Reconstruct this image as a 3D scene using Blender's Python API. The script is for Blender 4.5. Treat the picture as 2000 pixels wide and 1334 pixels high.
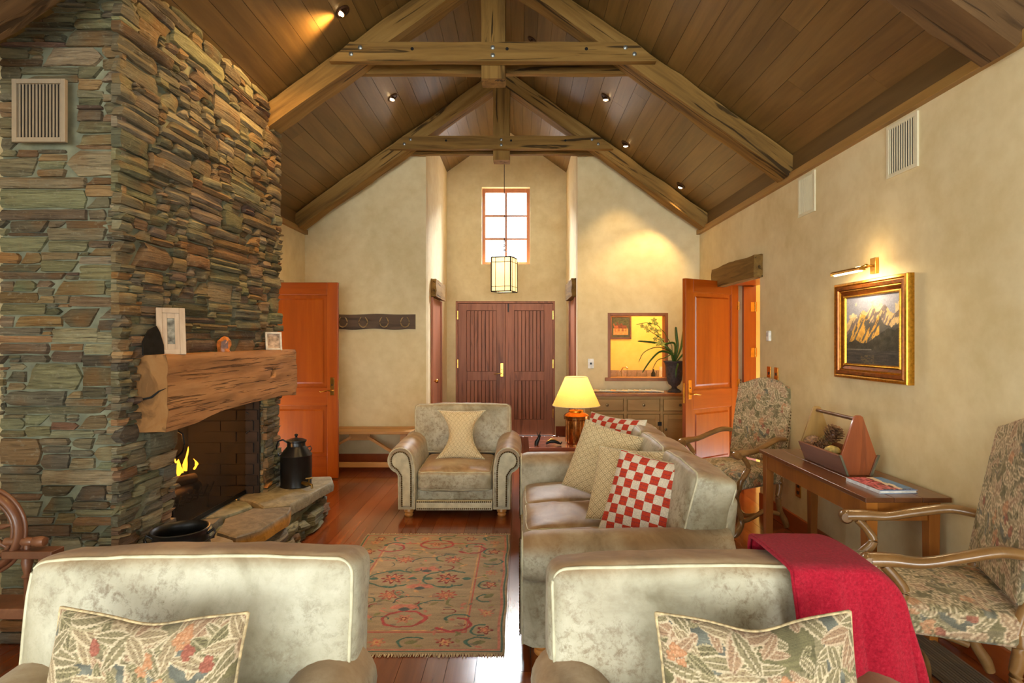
import bpy, bmesh, math, random
import numpy as np
from mathutils import Vector, Matrix, noise
PI = math.pi
R = math.radians
random.seed(7); np.random.seed(7)
scene = bpy.context.scene
for o in list(bpy.data.objects):
    bpy.data.objects.remove(o)
C = scene.collection

# ------------------------------------------------------------------ camera
FPX, VX, VY, EYE = 1130.0, 1015.0, 663.0, 1.5
cam_d = bpy.data.cameras.new('camera'); cam = bpy.data.objects.new('camera', cam_d); C.objects.link(cam)
cam.location = (0, 0, EYE); cam.rotation_euler = (R(90), 0, 0)
cam_d.sensor_width = 36; cam_d.lens = 36*FPX/2000.0
cam_d.shift_x = -(VX-1000)/2000.0; cam_d.shift_y = (VY-667)/2000.0
cam_d.clip_start = .05
scene.camera = cam

def PX(px, py, Y):                       # point of the room seen at a pixel, at depth Y
    return Vector(((px-VX)*Y/FPX, Y, EYE-(py-VY)*Y/FPX))

# ------------------------------------------------------------------ light
scene.view_settings.view_transform = 'Standard'
scene.view_settings.look = 'None'
scene.view_settings.exposure = 0.3
scene.view_settings.gamma = 1.0
scene.view_settings.use_curve_mapping = False
w = bpy.data.worlds.new('overcast_sky'); scene.world = w; w.use_nodes = True
bg = w.node_tree.nodes['Background']; bg.inputs[0].default_value = (.92, .97, 1, 1); bg.inputs[1].default_value = 5.0

def area(name, loc, rot, sx, sy, power, col, spread=180):
    d = bpy.data.lights.new(name, 'AREA'); d.shape = 'RECTANGLE'; d.size = sx; d.size_y = sy
    d.energy = power; d.color = col; d.spread = R(spread)
    o = bpy.data.objects.new(name, d); o.location = loc; o.rotation_euler = rot; C.objects.link(o)
    return o
DAY = (.93, 1.0, .95)
# daylight through the glazed wall behind the camera and the windows beside it
area('daylight_back_glazing', (-.2, -6.0, 1.9), (R(90), 0, 0), 4.4, 3.2, 330, DAY)
area('daylight_left_window', (-2.50, -1.0, 1.6), (R(90), 0, R(-90)), 2.6, 2.0, 34, DAY)
area('daylight_right_window', (2.09, -1.2, 1.6), (R(90), 0, R(90)), 2.4, 2.0, 30, DAY)
# daylight through the entrance window
area('daylight_entrance_window', (-.205, 10.9, 5.75), (R(-58), 0, 0), 3.8, 2.4, 5200, (.93, .97, 1.0))

def spot(name, loc, target, power, angle=70, blend=.6, col=(1, .72, .38), r=.03):
    d = bpy.data.lights.new(name, 'SPOT'); d.energy = power; d.spot_size = R(angle); d.spot_blend = blend
    d.color = col; d.shadow_soft_size = r
    o = bpy.data.objects.new(name, d); o.location = loc; C.objects.link(o)
    v = Vector(target)-Vector(loc); o.rotation_euler = v.to_track_quat('-Z', 'Y').to_euler()
    return o
def point(name, loc, power, col=(1, .72, .38), r=.05):
    d = bpy.data.lights.new(name, 'POINT'); d.energy = power; d.color = col; d.shadow_soft_size = r
    o = bpy.data.objects.new(name, d); o.location = loc; C.objects.link(o); return o

# ------------------------------------------------------------------ colour helpers
def lin(c):
    c = np.asarray(c, float)/255.0
    return np.where(c <= .04045, c/12.92, ((c+.055)/1.055)**2.4)
def L4(c):
    a = lin(c); return (float(a[0]), float(a[1]), float(a[2]), 1.0)

# ------------------------------------------------------------------ materials
class Mat:
    def __init__(s, name):
        s.m = bpy.data.materials.new(name); s.m.use_nodes = True
        s.t = s.m.node_tree; s.t.nodes.clear()
        s.out = s.n('ShaderNodeOutputMaterial'); s.b = s.n('ShaderNodeBsdfPrincipled')
        s.l(s.b.outputs[0], s.out.inputs[0])
        s.coord = None
    def n(s, ty, **kw):
        x = s.t.nodes.new(ty)
        for k, v in kw.items(): setattr(x, k, v)
        return x
    def l(s, a, b): s.t.links.new(a, b)
    def co(s, rnd=True, kind='Object'):
        if s.coord: return s.coord
        tc = s.n('ShaderNodeTexCoord'); oi = s.n('ShaderNodeObjectInfo')
        if not rnd:
            s.coord = tc.outputs[kind]; return s.coord
        mu = s.n('ShaderNodeVectorMath', operation='SCALE'); mu.inputs[0].default_value = (17.3, 31.7, 23.1)
        s.l(oi.outputs['Random'], mu.inputs['Scale'])
        ad = s.n('ShaderNodeVectorMath', operation='ADD'); s.l(tc.outputs[kind], ad.inputs[0]); s.l(mu.outputs[0], ad.inputs[1])
        s.coord = ad.outputs[0]; s.oi = oi
        return s.coord
    def noise(s, scale, detail=5, rough=.55, dist=0.0, src=None):
        mp = s.n('ShaderNodeMapping'); s.l(src or s.co(), mp.inputs[0])
        if isinstance(scale, (int, float)): scale = (scale,)*3
        mp.inputs['Scale'].default_value = scale
        x = s.n('ShaderNodeTexNoise'); x.inputs['Scale'].default_value = 1; x.inputs['Detail'].default_value = detail
        x.inputs['Roughness'].default_value = rough; x.inputs['Distortion'].default_value = dist
        s.l(mp.outputs[0], x.inputs['Vector']); return x.outputs[0]
    def ramp(s, fac, stops, interp='LINEAR'):
        r = s.n('ShaderNodeValToRGB'); r.color_ramp.interpolation = interp
        e = r.color_ramp.elements
        while len(e) < len(stops): e.new(.5)
        for i, (p, c) in enumerate(stops):
            e[i].position = p
            e[i].color = L4(c) if not isinstance(c, (int, float)) else (c, c, c, 1)
        s.l(fac, r.inputs[0]); return r.outputs[0]
    def mix(s, a, b, fac=.5, mode='MIX'):
        x = s.n('ShaderNodeMix', data_type='RGBA', blend_type=mode)
        for v, i in ((fac, 0), (a, 6), (b, 7)):
            if isinstance(v, (int, float)): x.inputs[i].default_value = v
            elif isinstance(v, tuple): x.inputs[i].default_value = L4(v)
            else: s.l(v, x.inputs[i])
        return x.outputs[2]
    def math(s, op, a, b=0.0, c=None):
        x = s.n('ShaderNodeMath', operation=op)
        for i, v in enumerate((a, b) if c is None else (a, b, c)):
            if isinstance(v, (int, float)): x.inputs[i].default_value = v
            else: s.l(v, x.inputs[i])
        return x.outputs[0]
    def bump(s, h, strength=.3, dist=.01, prev=None):
        x = s.n('ShaderNodeBump'); x.inputs['Strength'].default_value = strength; x.inputs['Distance'].default_value = dist
        s.l(h, x.inputs['Height'])
        if prev is not None: s.l(prev, x.inputs['Normal'])
        return x.outputs[0]
    def attr(s, name='Col'):
        x = s.n('ShaderNodeAttribute', attribute_name=name); return x.outputs['Color']
    def fin(s, color=None, rough=.5, metal=0, normal=None, coat=0, sheen=0, spec=.5, **kw):
        b = s.b
        if color is not None:
            if isinstance(color, tuple): b.inputs['Base Color'].default_value = L4(color)
            else: s.l(color, b.inputs['Base Color'])
        if isinstance(rough, (int, float)): b.inputs['Roughness'].default_value = rough
        else: s.l(rough, b.inputs['Roughness'])
        b.inputs['Metallic'].default_value = metal
        b.inputs['Coat Weight'].default_value = coat; b.inputs['Coat Roughness'].default_value = .12
        b.inputs['Sheen Weight'].default_value = sheen
        b.inputs['Specular IOR Level'].default_value = spec
        if normal is not None: s.l(normal, b.inputs['Normal'])
        return s.m

def plain(name, c, rough=.5, metal=0, var=.12, scale=20, bump=0.0, **kw):
    M = Mat(name); n = M.noise(scale, 4)
    lo = tuple(max(0, x*(1-var)) for x in c); hi = tuple(min(255, x*(1+var)) for x in c)
    col = M.ramp(n, [(.3, lo), (.7, hi)])
    nr = M.bump(n, bump, .005) if bump else None
    return M.fin(col, rough, metal, nr, **kw)

def wood(name, stops, grain=(1, 18, 18), rough=.4, rand=.25, crack=0.0, crack_scale=None, coat=0, bump=.15, thr=(.36, .44), spec=.5):
    M = Mat(name)
    big = M.noise(tuple(g*.35 for g in grain), 3, .5, .4)
    fi = M.noise(grain, 8, .65, .6)
    f = M.math('ADD', M.math('MULTIPLY', big, .45), M.math('MULTIPLY', fi, .55))
    col = M.ramp(f, stops)
    if rand:
        v = M.math('ADD', M.math('MULTIPLY', M.oi.outputs['Random'], rand*2), 1-rand)
        hs = M.n('ShaderNodeHueSaturation'); M.l(col, hs.inputs['Color']); M.l(v, hs.inputs['Value']); col = hs.outputs[0]
    h = fi
    if crack:
        cs = crack_scale or tuple(g*.8 for g in grain)
        ck = M.noise(cs, 4, .5, 1.2)
        k = M.ramp(ck, [(thr[0], 0.0), (thr[1], 1.0)])
        col = M.mix(col, (28, 20, 12), M.math('MULTIPLY', M.math('SUBTRACT', 1.0, k), crack))
        h = M.math('ADD', M.math('MULTIPLY', fi, .4), k)
    nr = M.bump(h, bump, .006)
    return M.fin(col, rough, 0, nr, coat=coat, spec=spec)

m_plaster = None
def plaster(name, a, b):
    M = Mat(name); n1 = M.noise(1.1, 4, .6, .8); n2 = M.noise(9, 6, .6)
    f = M.math('ADD', M.math('MULTIPLY', n1, .6), M.math('MULTIPLY', n2, .4))
    col = M.ramp(f, [(.36, a), (.62, b)])
    n3 = M.noise((30, 30, 12), 5)
    return M.fin(col, .75, 0, M.bump(n3, .12, .004), spec=.25)
m_plaster = plaster('ochre_plaster', (216, 196, 148), (234, 218, 176))
m_plaster_pale = plaster('pale_plaster', (226, 206, 160), (244, 230, 192))
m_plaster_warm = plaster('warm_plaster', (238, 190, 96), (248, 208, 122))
m_ceil = wood('ceiling_boards', [(.3, (92, 68, 34)), (.55, (120, 92, 48)), (.8, (138, 108, 62))], (22, 1.6, 22), .40, .16, bump=.12)
m_ceilback = plain('ceiling_gap', (38, 24, 14), .8)
m_floor = wood('floor_boards', [(.28, (84, 38, 16)), (.5, (122, 60, 26)), (.75, (158, 86, 38))], (20, 1.2, 20), .2, .28, bump=.05, coat=.5)
m_floorgap = plain('floor_gap', (22, 10, 6), .6)
m_beam = wood('old_beam', [(.3, (70, 50, 26)), (.5, (134, 102, 52)), (.72, (164, 130, 74))], (1.2, 16, 16), .75, .1, crack=.8, crack_scale=(.9, 15, 15), thr=(.35, .40), bump=.6, spec=.2)
m_beam_dark = wood('old_beam_dark', [(.25, (64, 46, 30)), (.5, (104, 78, 50)), (.75, (134, 104, 70))], (1.4, 16, 16), .7, .12, crack=.7, bump=.5, spec=.2)
m_mantel = wood('mantel_oak', [(.25, (120, 82, 50)), (.5, (164, 118, 76)), (.75, (190, 146, 100))], (26, 2.2, 26), .75, 0, crack=.75, crack_scale=(60, 1.8, 75), thr=(.34, .42), bump=1.0, spec=.2)
m_mantel_end = wood('mantel_end_grain', [(.25, (104, 70, 38)), (.5, (140, 98, 56)), (.75, (160, 120, 76))], (8, 8, 5), .8, 0, crack=.4, bump=.5, spec=.2)
m_honey = wood('honey_timber', [(.25, (128, 54, 4)), (.5, (158, 72, 8)), (.75, (176, 90, 18))], (16, 16, 1.3), .32, .06, bump=.05, coat=.15)
m_honey_h = wood('honey_timber_rail', [(.25, (128, 54, 4)), (.5, (156, 70, 8)), (.75, (174, 88, 18))], (1.3, 16, 16), .32, .06, bump=.05, coat=.15)
m_trim = wood('cornice_timber', [(.25, (128, 94, 44)), (.5, (156, 118, 60)), (.75, (176, 138, 80))], (20, 1.2, 20), .5, .05, bump=.08)
m_frieze = wood('frieze_timber', [(.25, (84, 62, 32)), (.5, (106, 80, 44)), (.75, (124, 96, 56))], (20, 1.2, 20), .5, .05, bump=.08)
m_skirt = wood('skirting_timber', [(.25, (128, 54, 18)), (.5, (160, 76, 28)), (.75, (178, 92, 38))], (12, 1.4, 12), .35, .05, bump=.05)
m_entry = wood('entrance_door_timber', [(.25, (134, 80, 54)), (.5, (168, 106, 76)), (.75, (190, 128, 96))], (22, 22, 1.6), .5, .1, crack=.35, crack_scale=(16, 16, 1.2), bump=.15)
m_bench = wood('pine_bench', [(.25, (158, 108, 54)), (.5, (190, 140, 82)), (.75, (206, 160, 104))], (1.4, 16, 16), .45, .08, bump=.06)
m_table = wood('console_oak', [(.25, (122, 68, 20)), (.5, (164, 98, 34)), (.75, (190, 122, 48))], (14, 14, 1.4), .35, .08, bump=.08, coat=.2)
m_tabletop = wood('console_top', [(.25, (78, 44, 24)), (.5, (108, 64, 36)), (.75, (136, 86, 50))], (14, 1.4, 14), .28, .1, bump=.06, coat=.35)
m_board = wood('grey_weathered_board', [(.25, (66, 48, 34)), (.5, (92, 72, 54)), (.75, (112, 90, 70))], (1.4, 16, 16), .7, .05, crack=.4, bump=.3)
m_sideboard = wood('olive_timber', [(.25, (142, 106, 52)), (.5, (178, 140, 78)), (.75, (196, 160, 98))], (1.6, 14, 9), .5, .06, bump=.1)
m_chairwood = wood('carved_walnut', [(.25, (90, 60, 30)), (.5, (142, 104, 60)), (.75, (176, 138, 90))], (8, 8, 8), .28, .05, bump=.06, coat=.45)
m_trug = wood('trug_orange_wood', [(.25, (120, 58, 24)), (.5, (156, 80, 38)), (.75, (172, 102, 54))], (14, 14, 2.0), .45, 0, crack=.25, bump=.12, coat=.2)
m_trug_side = wood('trug_brown_wood', [(.25, (86, 50, 32)), (.5, (118, 72, 48)), (.75, (140, 92, 64))], (14, 1.6, 14), .45, 0, bump=.12)
m_trug_in = wood('trug_inner_wood', [(.25, (128, 96, 48)), (.5, (158, 122, 66)), (.75, (180, 144, 84))], (14, 14, 2.0), .5, 0, bump=.12)
m_wheel = wood('dark_turned_wood', [(.25, (70, 38, 22)), (.5, (104, 64, 42)), (.75, (136, 92, 64))], (9, 9, 9), .42, .1, bump=.1, coat=.2)
m_foot = wood('bun_foot_wood', [(.25, (178, 114, 50)), (.5, (206, 142, 72)), (.75, (222, 162, 90))], (4, 4, 26), .3, .05, bump=.04, coat=.3)
m_frame_pale = wood('driftwood_frame', [(.25, (146, 122, 98)), (.5, (176, 152, 126)), (.75, (196, 174, 150))], (18, 18, 2), .7, 0, bump=.2)

def m_stone_():
    M = Mat('schist'); a = M.attr()
    n1 = M.noise((6, 6, 85), 8, .68, .4); n2 = M.noise(38, 4, .6); n3 = M.noise(4, 3)
    v = M.ramp(n1, [(.32, .26), (.45, .80), (.60, 1.08), (.74, 1.6)])
    col = M.mix(a, v, 1.0, 'MULTIPLY')
    rust = M.ramp(n3, [(.52, 0.0), (.68, 1.0)])
    col = M.mix(col, (132, 92, 48), M.math('MULTIPLY', rust, .55))
    sp = M.ramp(n2, [(.58, 0.0), (.72, 1.0)])
    col = M.mix(col, (176, 172, 148), M.math('MULTIPLY', sp, .35))
    h = M.math('ADD', M.math('MULTIPLY', n1, 1.0), M.math('MULTIPLY', n2, .35))
    return M.fin(col, .8, 0, M.bump(h, 1.0, .022), spec=.3)
m_stone = m_stone_()
m_mortar = plain('grey_green_mortar', (112, 114, 94), .9, 0, .14, 12, .5)
m_slab = None
def m_slab_():
    M = Mat('flagstone'); a = M.attr(); n1 = M.noise(9, 9, .72, 1.2); n2 = M.noise(40, 4)
    col = M.mix(a, M.ramp(n1, [(.3, .45), (.5, .9), (.7, 1.3)]), 1.0, 'MULTIPLY')
    h = M.math('ADD', n1, M.math('MULTIPLY', n2, .3))
    return M.fin(col, .6, 0, M.bump(h, .6, .012), spec=.4)
m_slab = m_slab_()

def m_leather_():
    M = Mat('distressed_leather'); wv = M.attr()
    n1 = M.noise(4.5, 6, .62, .6); n2 = M.noise((34, 34, 34), 9, .78, .3); n3 = M.noise(90, 4)
    pale = M.ramp(n1, [(.3, (140, 132, 106)), (.5, (176, 170, 146)), (.7, (198, 194, 172))])
    brown = M.ramp(n1, [(.3, (122, 92, 60)), (.5, (156, 124, 88)), (.7, (182, 156, 120))])
    scuff = M.math('MULTIPLY', M.ramp(n2, [(.38, 1.0), (.52, 0.0)]), M.ramp(M.noise(3.1, 4, .6), [(.40, .15), (.60, 1.0)]))
    pale = M.mix(pale, (112, 94, 66), M.math('MULTIPLY', scuff, .8))
    col = M.mix(pale, brown, wv)
    h = M.math('ADD', M.math('MULTIPLY', n2, .6), M.math('MULTIPLY', n3, .3))
    return M.fin(col, .48, 0, M.bump(h, .28, .004), spec=.4, sheen=.1)
m_leather = m_leather_()
m_piping = plain('cream_piping', (196, 190, 160), .5, 0, .1)
m_nail = plain('antique_brass_nail', (92, 76, 50), .4, 1.0, .2)
m_panel = plain('scroll_panel_leather', (186, 180, 152), .5, 0, .1, 14, .1)

def m_attr(name, rough=.8, bump=.15, bscale=220, sheen=.0, spec=.2, mul=None):
    M = Mat(name); a = M.attr(); n = M.noise(bscale, 3)
    col = M.mix(a, M.ramp(n, [(.3, .82), (.7, 1.14)]), 1.0, 'MULTIPLY')
    return M.fin(col, rough, 0, M.bump(n, bump, .002), sheen=sheen, spec=spec)
m_tap = m_attr('tapestry_fabric', .9, .35, 260, .1)
m_rug = m_attr('woven_rug', .95, .5, 200, .2)
m_paint = m_attr('oil_on_canvas', .45, .3, 120, 0, .4)
m_print = m_attr('printed_picture', .4, .02, 50, 0, .4)

def m_check_():
    M = Mat('red_check_fabric'); uv = M.n('ShaderNodeTexCoord').outputs['UV']
    ck = M.n('ShaderNodeTexChecker'); M.l(uv, ck.inputs[0]); ck.inputs['Scale'].default_value = 10
    ck.inputs['Color1'].default_value = L4((196, 66, 44)); ck.inputs['Color2'].default_value = L4((222, 210, 190))
    sx = M.n('ShaderNodeSeparateXYZ'); M.l(uv, sx.inputs[0])
    st = M.math('FRACT', M.math('MULTIPLY', sx.outputs[1], 22.0))
    st2 = M.math('LESS_THAN', M.math('ABSOLUTE', M.math('SUBTRACT', st, .5)), .09)
    redm = M.math('SUBTRACT', 1.0, ck.outputs['Fac'])
    redm = ck.outputs['Fac']
    col = M.mix(ck.outputs['Color'], (110, 60, 70), M.math('MULTIPLY', M.math('MULTIPLY', st2, redm), .55))
    n = M.noise(160, 3)
    col = M.mix(col, M.ramp(n, [(.3, .8), (.7, 1.15)]), 1.0, 'MULTIPLY')
    return M.fin(col, .85, 0, M.bump(n, .3, .002), spec=.2)
m_check = m_check_()
def m_diamond_():
    M = Mat('cream_lozenge_fabric'); uv = M.n('ShaderNodeTexCoord').outputs['UV']
    sx = M.n('ShaderNodeSeparateXYZ'); M.l(uv, sx.inputs[0])
    def tri(o, k, ph=0.0):
        f = M.math('FRACT', M.math('ADD', M.math('MULTIPLY', o, k), ph)); return M.math('ABSOLUTE', M.math('SUBTRACT', f, .5))
    d = M.math('ADD', tri(sx.outputs[0], 7.0), tri(sx.outputs[1], 9.0))
    w1 = M.math('LESS_THAN', M.math('ABSOLUTE', M.math('SUBTRACT', d, .5)), .055)
    w2 = M.math('LESS_THAN', M.math('ABSOLUTE', M.math('SUBTRACT', d, .24)), .035)
    w3 = M.math('LESS_THAN', M.math('ABSOLUTE', M.math('SUBTRACT', d, .76)), .035)
    w_ = M.math('MINIMUM', M.math('ADD', M.math('ADD', w1, w2), w3), 1.0)
    n = M.noise(150, 3)
    col = M.mix((226, 208, 166), (160, 140, 104), M.math('MULTIPLY', w_, .9))
    col = M.mix(col, M.ramp(n, [(.3, .86), (.7, 1.1)]), 1.0, 'MULTIPLY')
    return M.fin(col, .7, 0, M.bump(n, .2, .002), spec=.3, sheen=.1)
m_diamond = m_diamond_()
def m_wool_():
    M = Mat('red_wool'); n = M.noise(130, 5, .7); n2 = M.noise(7, 3)
    col = M.ramp(n, [(.25, (128, 14, 32)), (.55, (168, 26, 46)), (.8, (190, 52, 68))])
    return M.fin(col, .95, 0, M.bump(n, .8, .006), sheen=.08, spec=.1)
m_wool = m_wool_()
m_brass = plain('brass', (206, 158, 78), .25, 1.0, .1)
m_gold = plain('gilt', (182, 132, 48), .3, 1.0, .15, 60, .1)
m_gilt_dark = plain('dark_gilt', (120, 68, 26), .3, .7, .2, 40)
m_iron = plain('black_iron', (34, 33, 32), .42, .6, .2, 30, .15)
m_enamel = plain('black_enamel', (26, 27, 29), .3, .3, .2, 10, .05)
m_sooty = plain('sooty_brick', (40, 33, 29), .9, 0, .3, 9, .4)
m_white = plain('white_plastic', (232, 232, 226), .35)
m_cream_metal = plain('cream_grille', (226, 218, 186), .45, 0, .02)
m_taupe_metal = plain('taupe_grille', (142, 128, 108), .45, 0, .04)
m_dark = plain('dark_void', (14, 12, 10), .9)
m_steel = plain('bolt_steel', (150, 156, 156), .35, .8)
m_black = plain('black_plastic', (20, 20, 20), .4)
def emit(name, c, s, base=(255, 240, 220)):
    M = Mat(name); M.b.inputs['Emission Color'].default_value = L4(c); M.b.inputs['Emission Strength'].default_value = s
    return M.fin(base, .5)
m_bulb = emit('lit_bulb', (255, 214, 150), 30)
m_flame = emit('flame', (255, 170, 40), 9, (255, 150, 40))
m_ember = emit('ember', (255, 70, 10), 3, (80, 20, 5))
def glass():
    M = Mat('window_glass'); tr = M.n('ShaderNodeBsdfTransparent'); mx = M.n('ShaderNodeMixShader'); mx.inputs[0].default_value = .06
    M.fin((240, 245, 245), 0.03); M.l(tr.outputs[0], mx.inputs[1]); M.l(M.b.outputs[0], mx.inputs[2]); M.l(mx.outputs[0], M.out.inputs[0]); return M.m
m_glass = glass()
def mesh_screen():
    M = Mat('fine_wire_mesh'); tr = M.n('ShaderNodeBsdfTransparent'); mx = M.n('ShaderNodeMixShader')
    mx.inputs[0].default_value = .5
    M.fin((40, 36, 34), .5, .5); M.l(tr.outputs[0], mx.inputs[1]); M.l(M.b.outputs[0], mx.inputs[2]); M.l(mx.outputs[0], M.out.inputs[0])
    return M.m
m_mesh = mesh_screen()
def shade(name, c, e, es):
    M = Mat(name); tr = M.n('ShaderNodeBsdfTranslucent'); tr.inputs[0].default_value = L4(c)
    mx = M.n('ShaderNodeMixShader'); mx.inputs[0].default_value = .6
    n = M.noise((220, 220, 60), 3); col = M.mix(tuple(c), M.ramp(n, [(.3, .85), (.7, 1.1)]), 1.0, 'MULTIPLY')
    M.fin(col, .8); M.b.inputs['Emission Color'].default_value = L4(e); M.b.inputs['Emission Strength'].default_value = es
    M.l(tr.outputs[0], mx.inputs[1]); M.l(M.b.outputs[0], mx.inputs[2]); M.l(mx.outputs[0], M.out.inputs[0]); return M.m
m_shade = shade('linen_lampshade', (252, 214, 140), (255, 196, 100), .05)
m_alab = shade('amber_veined_glass', (255, 240, 210), (255, 224, 160), .9)
m_leaf = plain('strap_leaf', (62, 96, 38), .4, 0, .3, 12)
m_flower = plain('lime_orchid', (176, 176, 74), .5, 0, .2, 30)
m_urn = plain('dark_stone_urn', (66, 60, 62), .7, 0, .25, 40, .4)
m_cone = plain('pine_cone', (128, 96, 68), .7, 0, .35, 40, .2)
m_cone_pale = plain('pale_pine_cone', (156, 130, 78), .7, 0, .3, 40, .2)
m_gourd = plain('mottled_gourd', (172, 150, 84), .55, 0, .3, 30, .3)
m_copper = plain('copper_lamp_body', (176, 118, 66), .22, 1.0, .3, 14)
m_log = wood('charred_log', [(.3, (20, 16, 14)), (.6, (60, 44, 34)), (.85, (96, 70, 50))], (2, 14, 14), .9, .2, bump=.6)

# ------------------------------------------------------------------ mesh builder
class MB:
    def __init__(s): s.v = []; s.f = []; s.uv = None; s.col = []
    def add(s, vs, fs, col=None):
        b = len(s.v); s.v.extend([tuple(v) for v in vs]); s.f.extend([tuple(i+b for i in f) for f in fs])
        if col is not None: s.col.extend([tuple(col)]*len(vs))
        return s
    def hexa(s, p, col=None):            # 8 points: bottom 4 ccw, top 4 ccw
        return s.add(p, [(3, 2, 1, 0), (4, 5, 6, 7), (0, 1, 5, 4), (1, 2, 6, 5), (2, 3, 7, 6), (3, 0, 4, 7)], col)
    def box(s, x0, x1, y0, y1, z0, z1, M=None, col=None):
        p = [Vector(q) for q in ((x0, y0, z0), (x1, y0, z0), (x1, y1, z0), (x0, y1, z0), (x0, y0, z1), (x1, y0, z1), (x1, y1, z1), (x0, y1, z1))]
        if M: p = [M @ q for q in p]
        return s.hexa(p, col)
    def prism(s, poly, ax, a0, a1, M=None):
        n = len(poly)
        def mk(u, v, a):
            q = Vector((a, u, v)) if ax == 'x' else (Vector((u, a, v)) if ax == 'y' else Vector((u, v, a)))
            return M @ q if M else q
        vs = [mk(u, v, a0) for u, v in poly]+[mk(u, v, a1) for u, v in poly]
        fs = [tuple(range(n))[::-1], tuple(range(n, 2*n))]+[(i, (i+1) % n, n+(i+1) % n, n+i) for i in range(n)]
        return s.add(vs, fs)
    def bar(s, p, q, w, h=None, up=(0, 0, 1)):
        p = Vector(p); q = Vector(q); h = h or w; d = (q-p).normalized(); u = Vector(up)
        if abs(d.dot(u)) > .95: u = Vector((1, 0, 0))
        a = d.cross(u).normalized()*w/2; b = a.cross(d).normalized()*h/2
        return s.hexa([p-a-b, p+a-b, q+a-b, q-a-b, p-a+b, p+a+b, q+a+b, q-a+b])
    def tube(s, pts, r, n=8, cap=True, sx=1.0, sy=1.0, closed=False, up=(0, 0, 1)):
        pts = [Vector(p) for p in pts]; m = len(pts)
        if isinstance(r, (int, float)): r = [r]*m
        vs = []; fs = []; ref = Vector(up)
        for i, p in enumerate(pts):
            if closed: d = pts[(i+1) % m]-pts[i-1]
            else: d = pts[min(i+1, m-1)]-pts[max(i-1, 0)]
            d.normalize()
            a = d.cross(ref)
            if a.length < .05: a = d.cross(Vector((1, .2, 0)))
            a.normalize(); b = a.cross(d).normalized()
            for k in range(n):
                t = 2*PI*k/n; vs.append(p+a*math.cos(t)*r[i]*sx+b*math.sin(t)*r[i]*sy)
        seg = m if closed else m-1
        for i in range(seg):
            j = (i+1) % m
            for k in range(n):
                fs.append((i*n+k, i*n+(k+1) % n, j*n+(k+1) % n, j*n+k))
        if cap and not closed:
            fs.append(tuple(range(n))[::-1]); fs.append(tuple((m-1)*n+k for k in range(n)))
        return s.add(vs, fs)
    def lathe(s, prof, n=24, M=None, sx=1, sy=1):
        vs = []; fs = []; m = len(prof)
        for r, z in prof:
            for k in range(n):
                t = 2*PI*k/n; q = Vector((r*math.cos(t)*sx, r*math.sin(t)*sy, z)); vs.append(M @ q if M else q)
        for i in range(m-1):
            for k in range(n):
                fs.append((i*n+k, i*n+(k+1) % n, (i+1)*n+(k+1) % n, (i+1)*n+k))
        if prof[0][0] > 1e-5: fs.append(tuple(range(n))[::-1])
        if prof[-1][0] > 1e-5: fs.append(tuple((m-1)*n+k for k in range(n)))
        return s.add(vs, fs)
    def ball(s, c, r, n=8, sz=1.0):
        c = Vector(c); pr = [(r*math.sin(PI*i/(n//2+1)), -r*sz*math.cos(PI*i/(n//2+1))) for i in range(n//2+2)]
        return s.lathe([(max(a, 0.0), b) for a, b in pr], n, Matrix.Translation(c))
    def build(s, name, mat, parent=None, smooth=None, bevel=0, bseg=2, M=None, clean=False):
        me = bpy.data.meshes.new(name)
        vs = s.v if M is None else [tuple(M @ Vector(v)) for v in s.v]
        me.from_pydata(vs, [], s.f)
        if s.col and len(s.col) == len(s.v): set_col(me, np.array(s.col)[:, :3])
        return finish(me, name, mat, parent, smooth, bevel, bseg, clean)

def set_col(me, rgb, name='Col'):        # linear rgb per vertex
    a = me.color_attributes.new(name=name, type='FLOAT_COLOR', domain='POINT')
    rgba = np.ones((len(me.vertices), 4), np.float32); rgba[:, :3] = rgb
    a.data.foreach_set('color', rgba.ravel())
def finish(me, name, mat, parent, smooth=None, bevel=0, bseg=2, clean=False):
    if clean:
        bm = bmesh.new(); bm.from_mesh(me); bmesh.ops.remove_doubles(bm, verts=bm.verts, dist=1e-5)
        bmesh.ops.recalc_face_normals(bm, faces=bm.faces); bm.to_mesh(me); bm.free()
    if mat: me.materials.append(mat)
    if smooth is not None:
        me.polygons.foreach_set('use_smooth', [True]*len(me.polygons))
        if smooth < 180: me.set_sharp_from_angle(angle=R(smooth))
    o = bpy.data.objects.new(name, me); C.objects.link(o)
    if parent: o.parent = parent
    if bevel:
        b = o.modifiers.new('bevel', 'BEVEL'); b.width = bevel; b.segments = bseg; b.limit_method = 'ANGLE'; b.angle_limit = R(40)
        me.polygons.foreach_set('use_smooth', [True]*len(me.polygons)); b.harden_normals = True
    return o
def tag(o, label=None, cat=None, group=None, kind=None):
    if label: o['label'] = label
    if cat: o['category'] = cat
    if group: o['group'] = group
    if kind: o['kind'] = kind
    return o
def thing(name, label, cat, loc=(0, 0, 0), rz=0, group=None):
    o = bpy.data.objects.new(name, None); o.empty_display_size = .1; C.objects.link(o)
    o.location = loc; o.rotation_euler = (0, 0, rz)
    return tag(o, label, cat, group)
def copy_tree(o, parent=None):
    c = o.copy(); C.objects.link(c)
    if parent: c.parent = parent
    for ch in [x for x in bpy.data.objects if x.parent == o]: copy_tree(ch, c)
    return c
def bx(name, mat, parent, x0, x1, y0, y1, z0, z1, bevel=0, M=None):
    return MB().box(x0, x1, y0, y1, z0, z1, M).build(name, mat, parent, bevel=bevel)
# ================================================================== THE ROOM
XL, XR, YF, YB = -2.558, 2.143, 6.89, -6.0
RX = -.207; ZR = 4.61; SL = .71
def zc(x): return ZR-SL*abs(x-RX)
EAVE = zc(XR)

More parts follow.
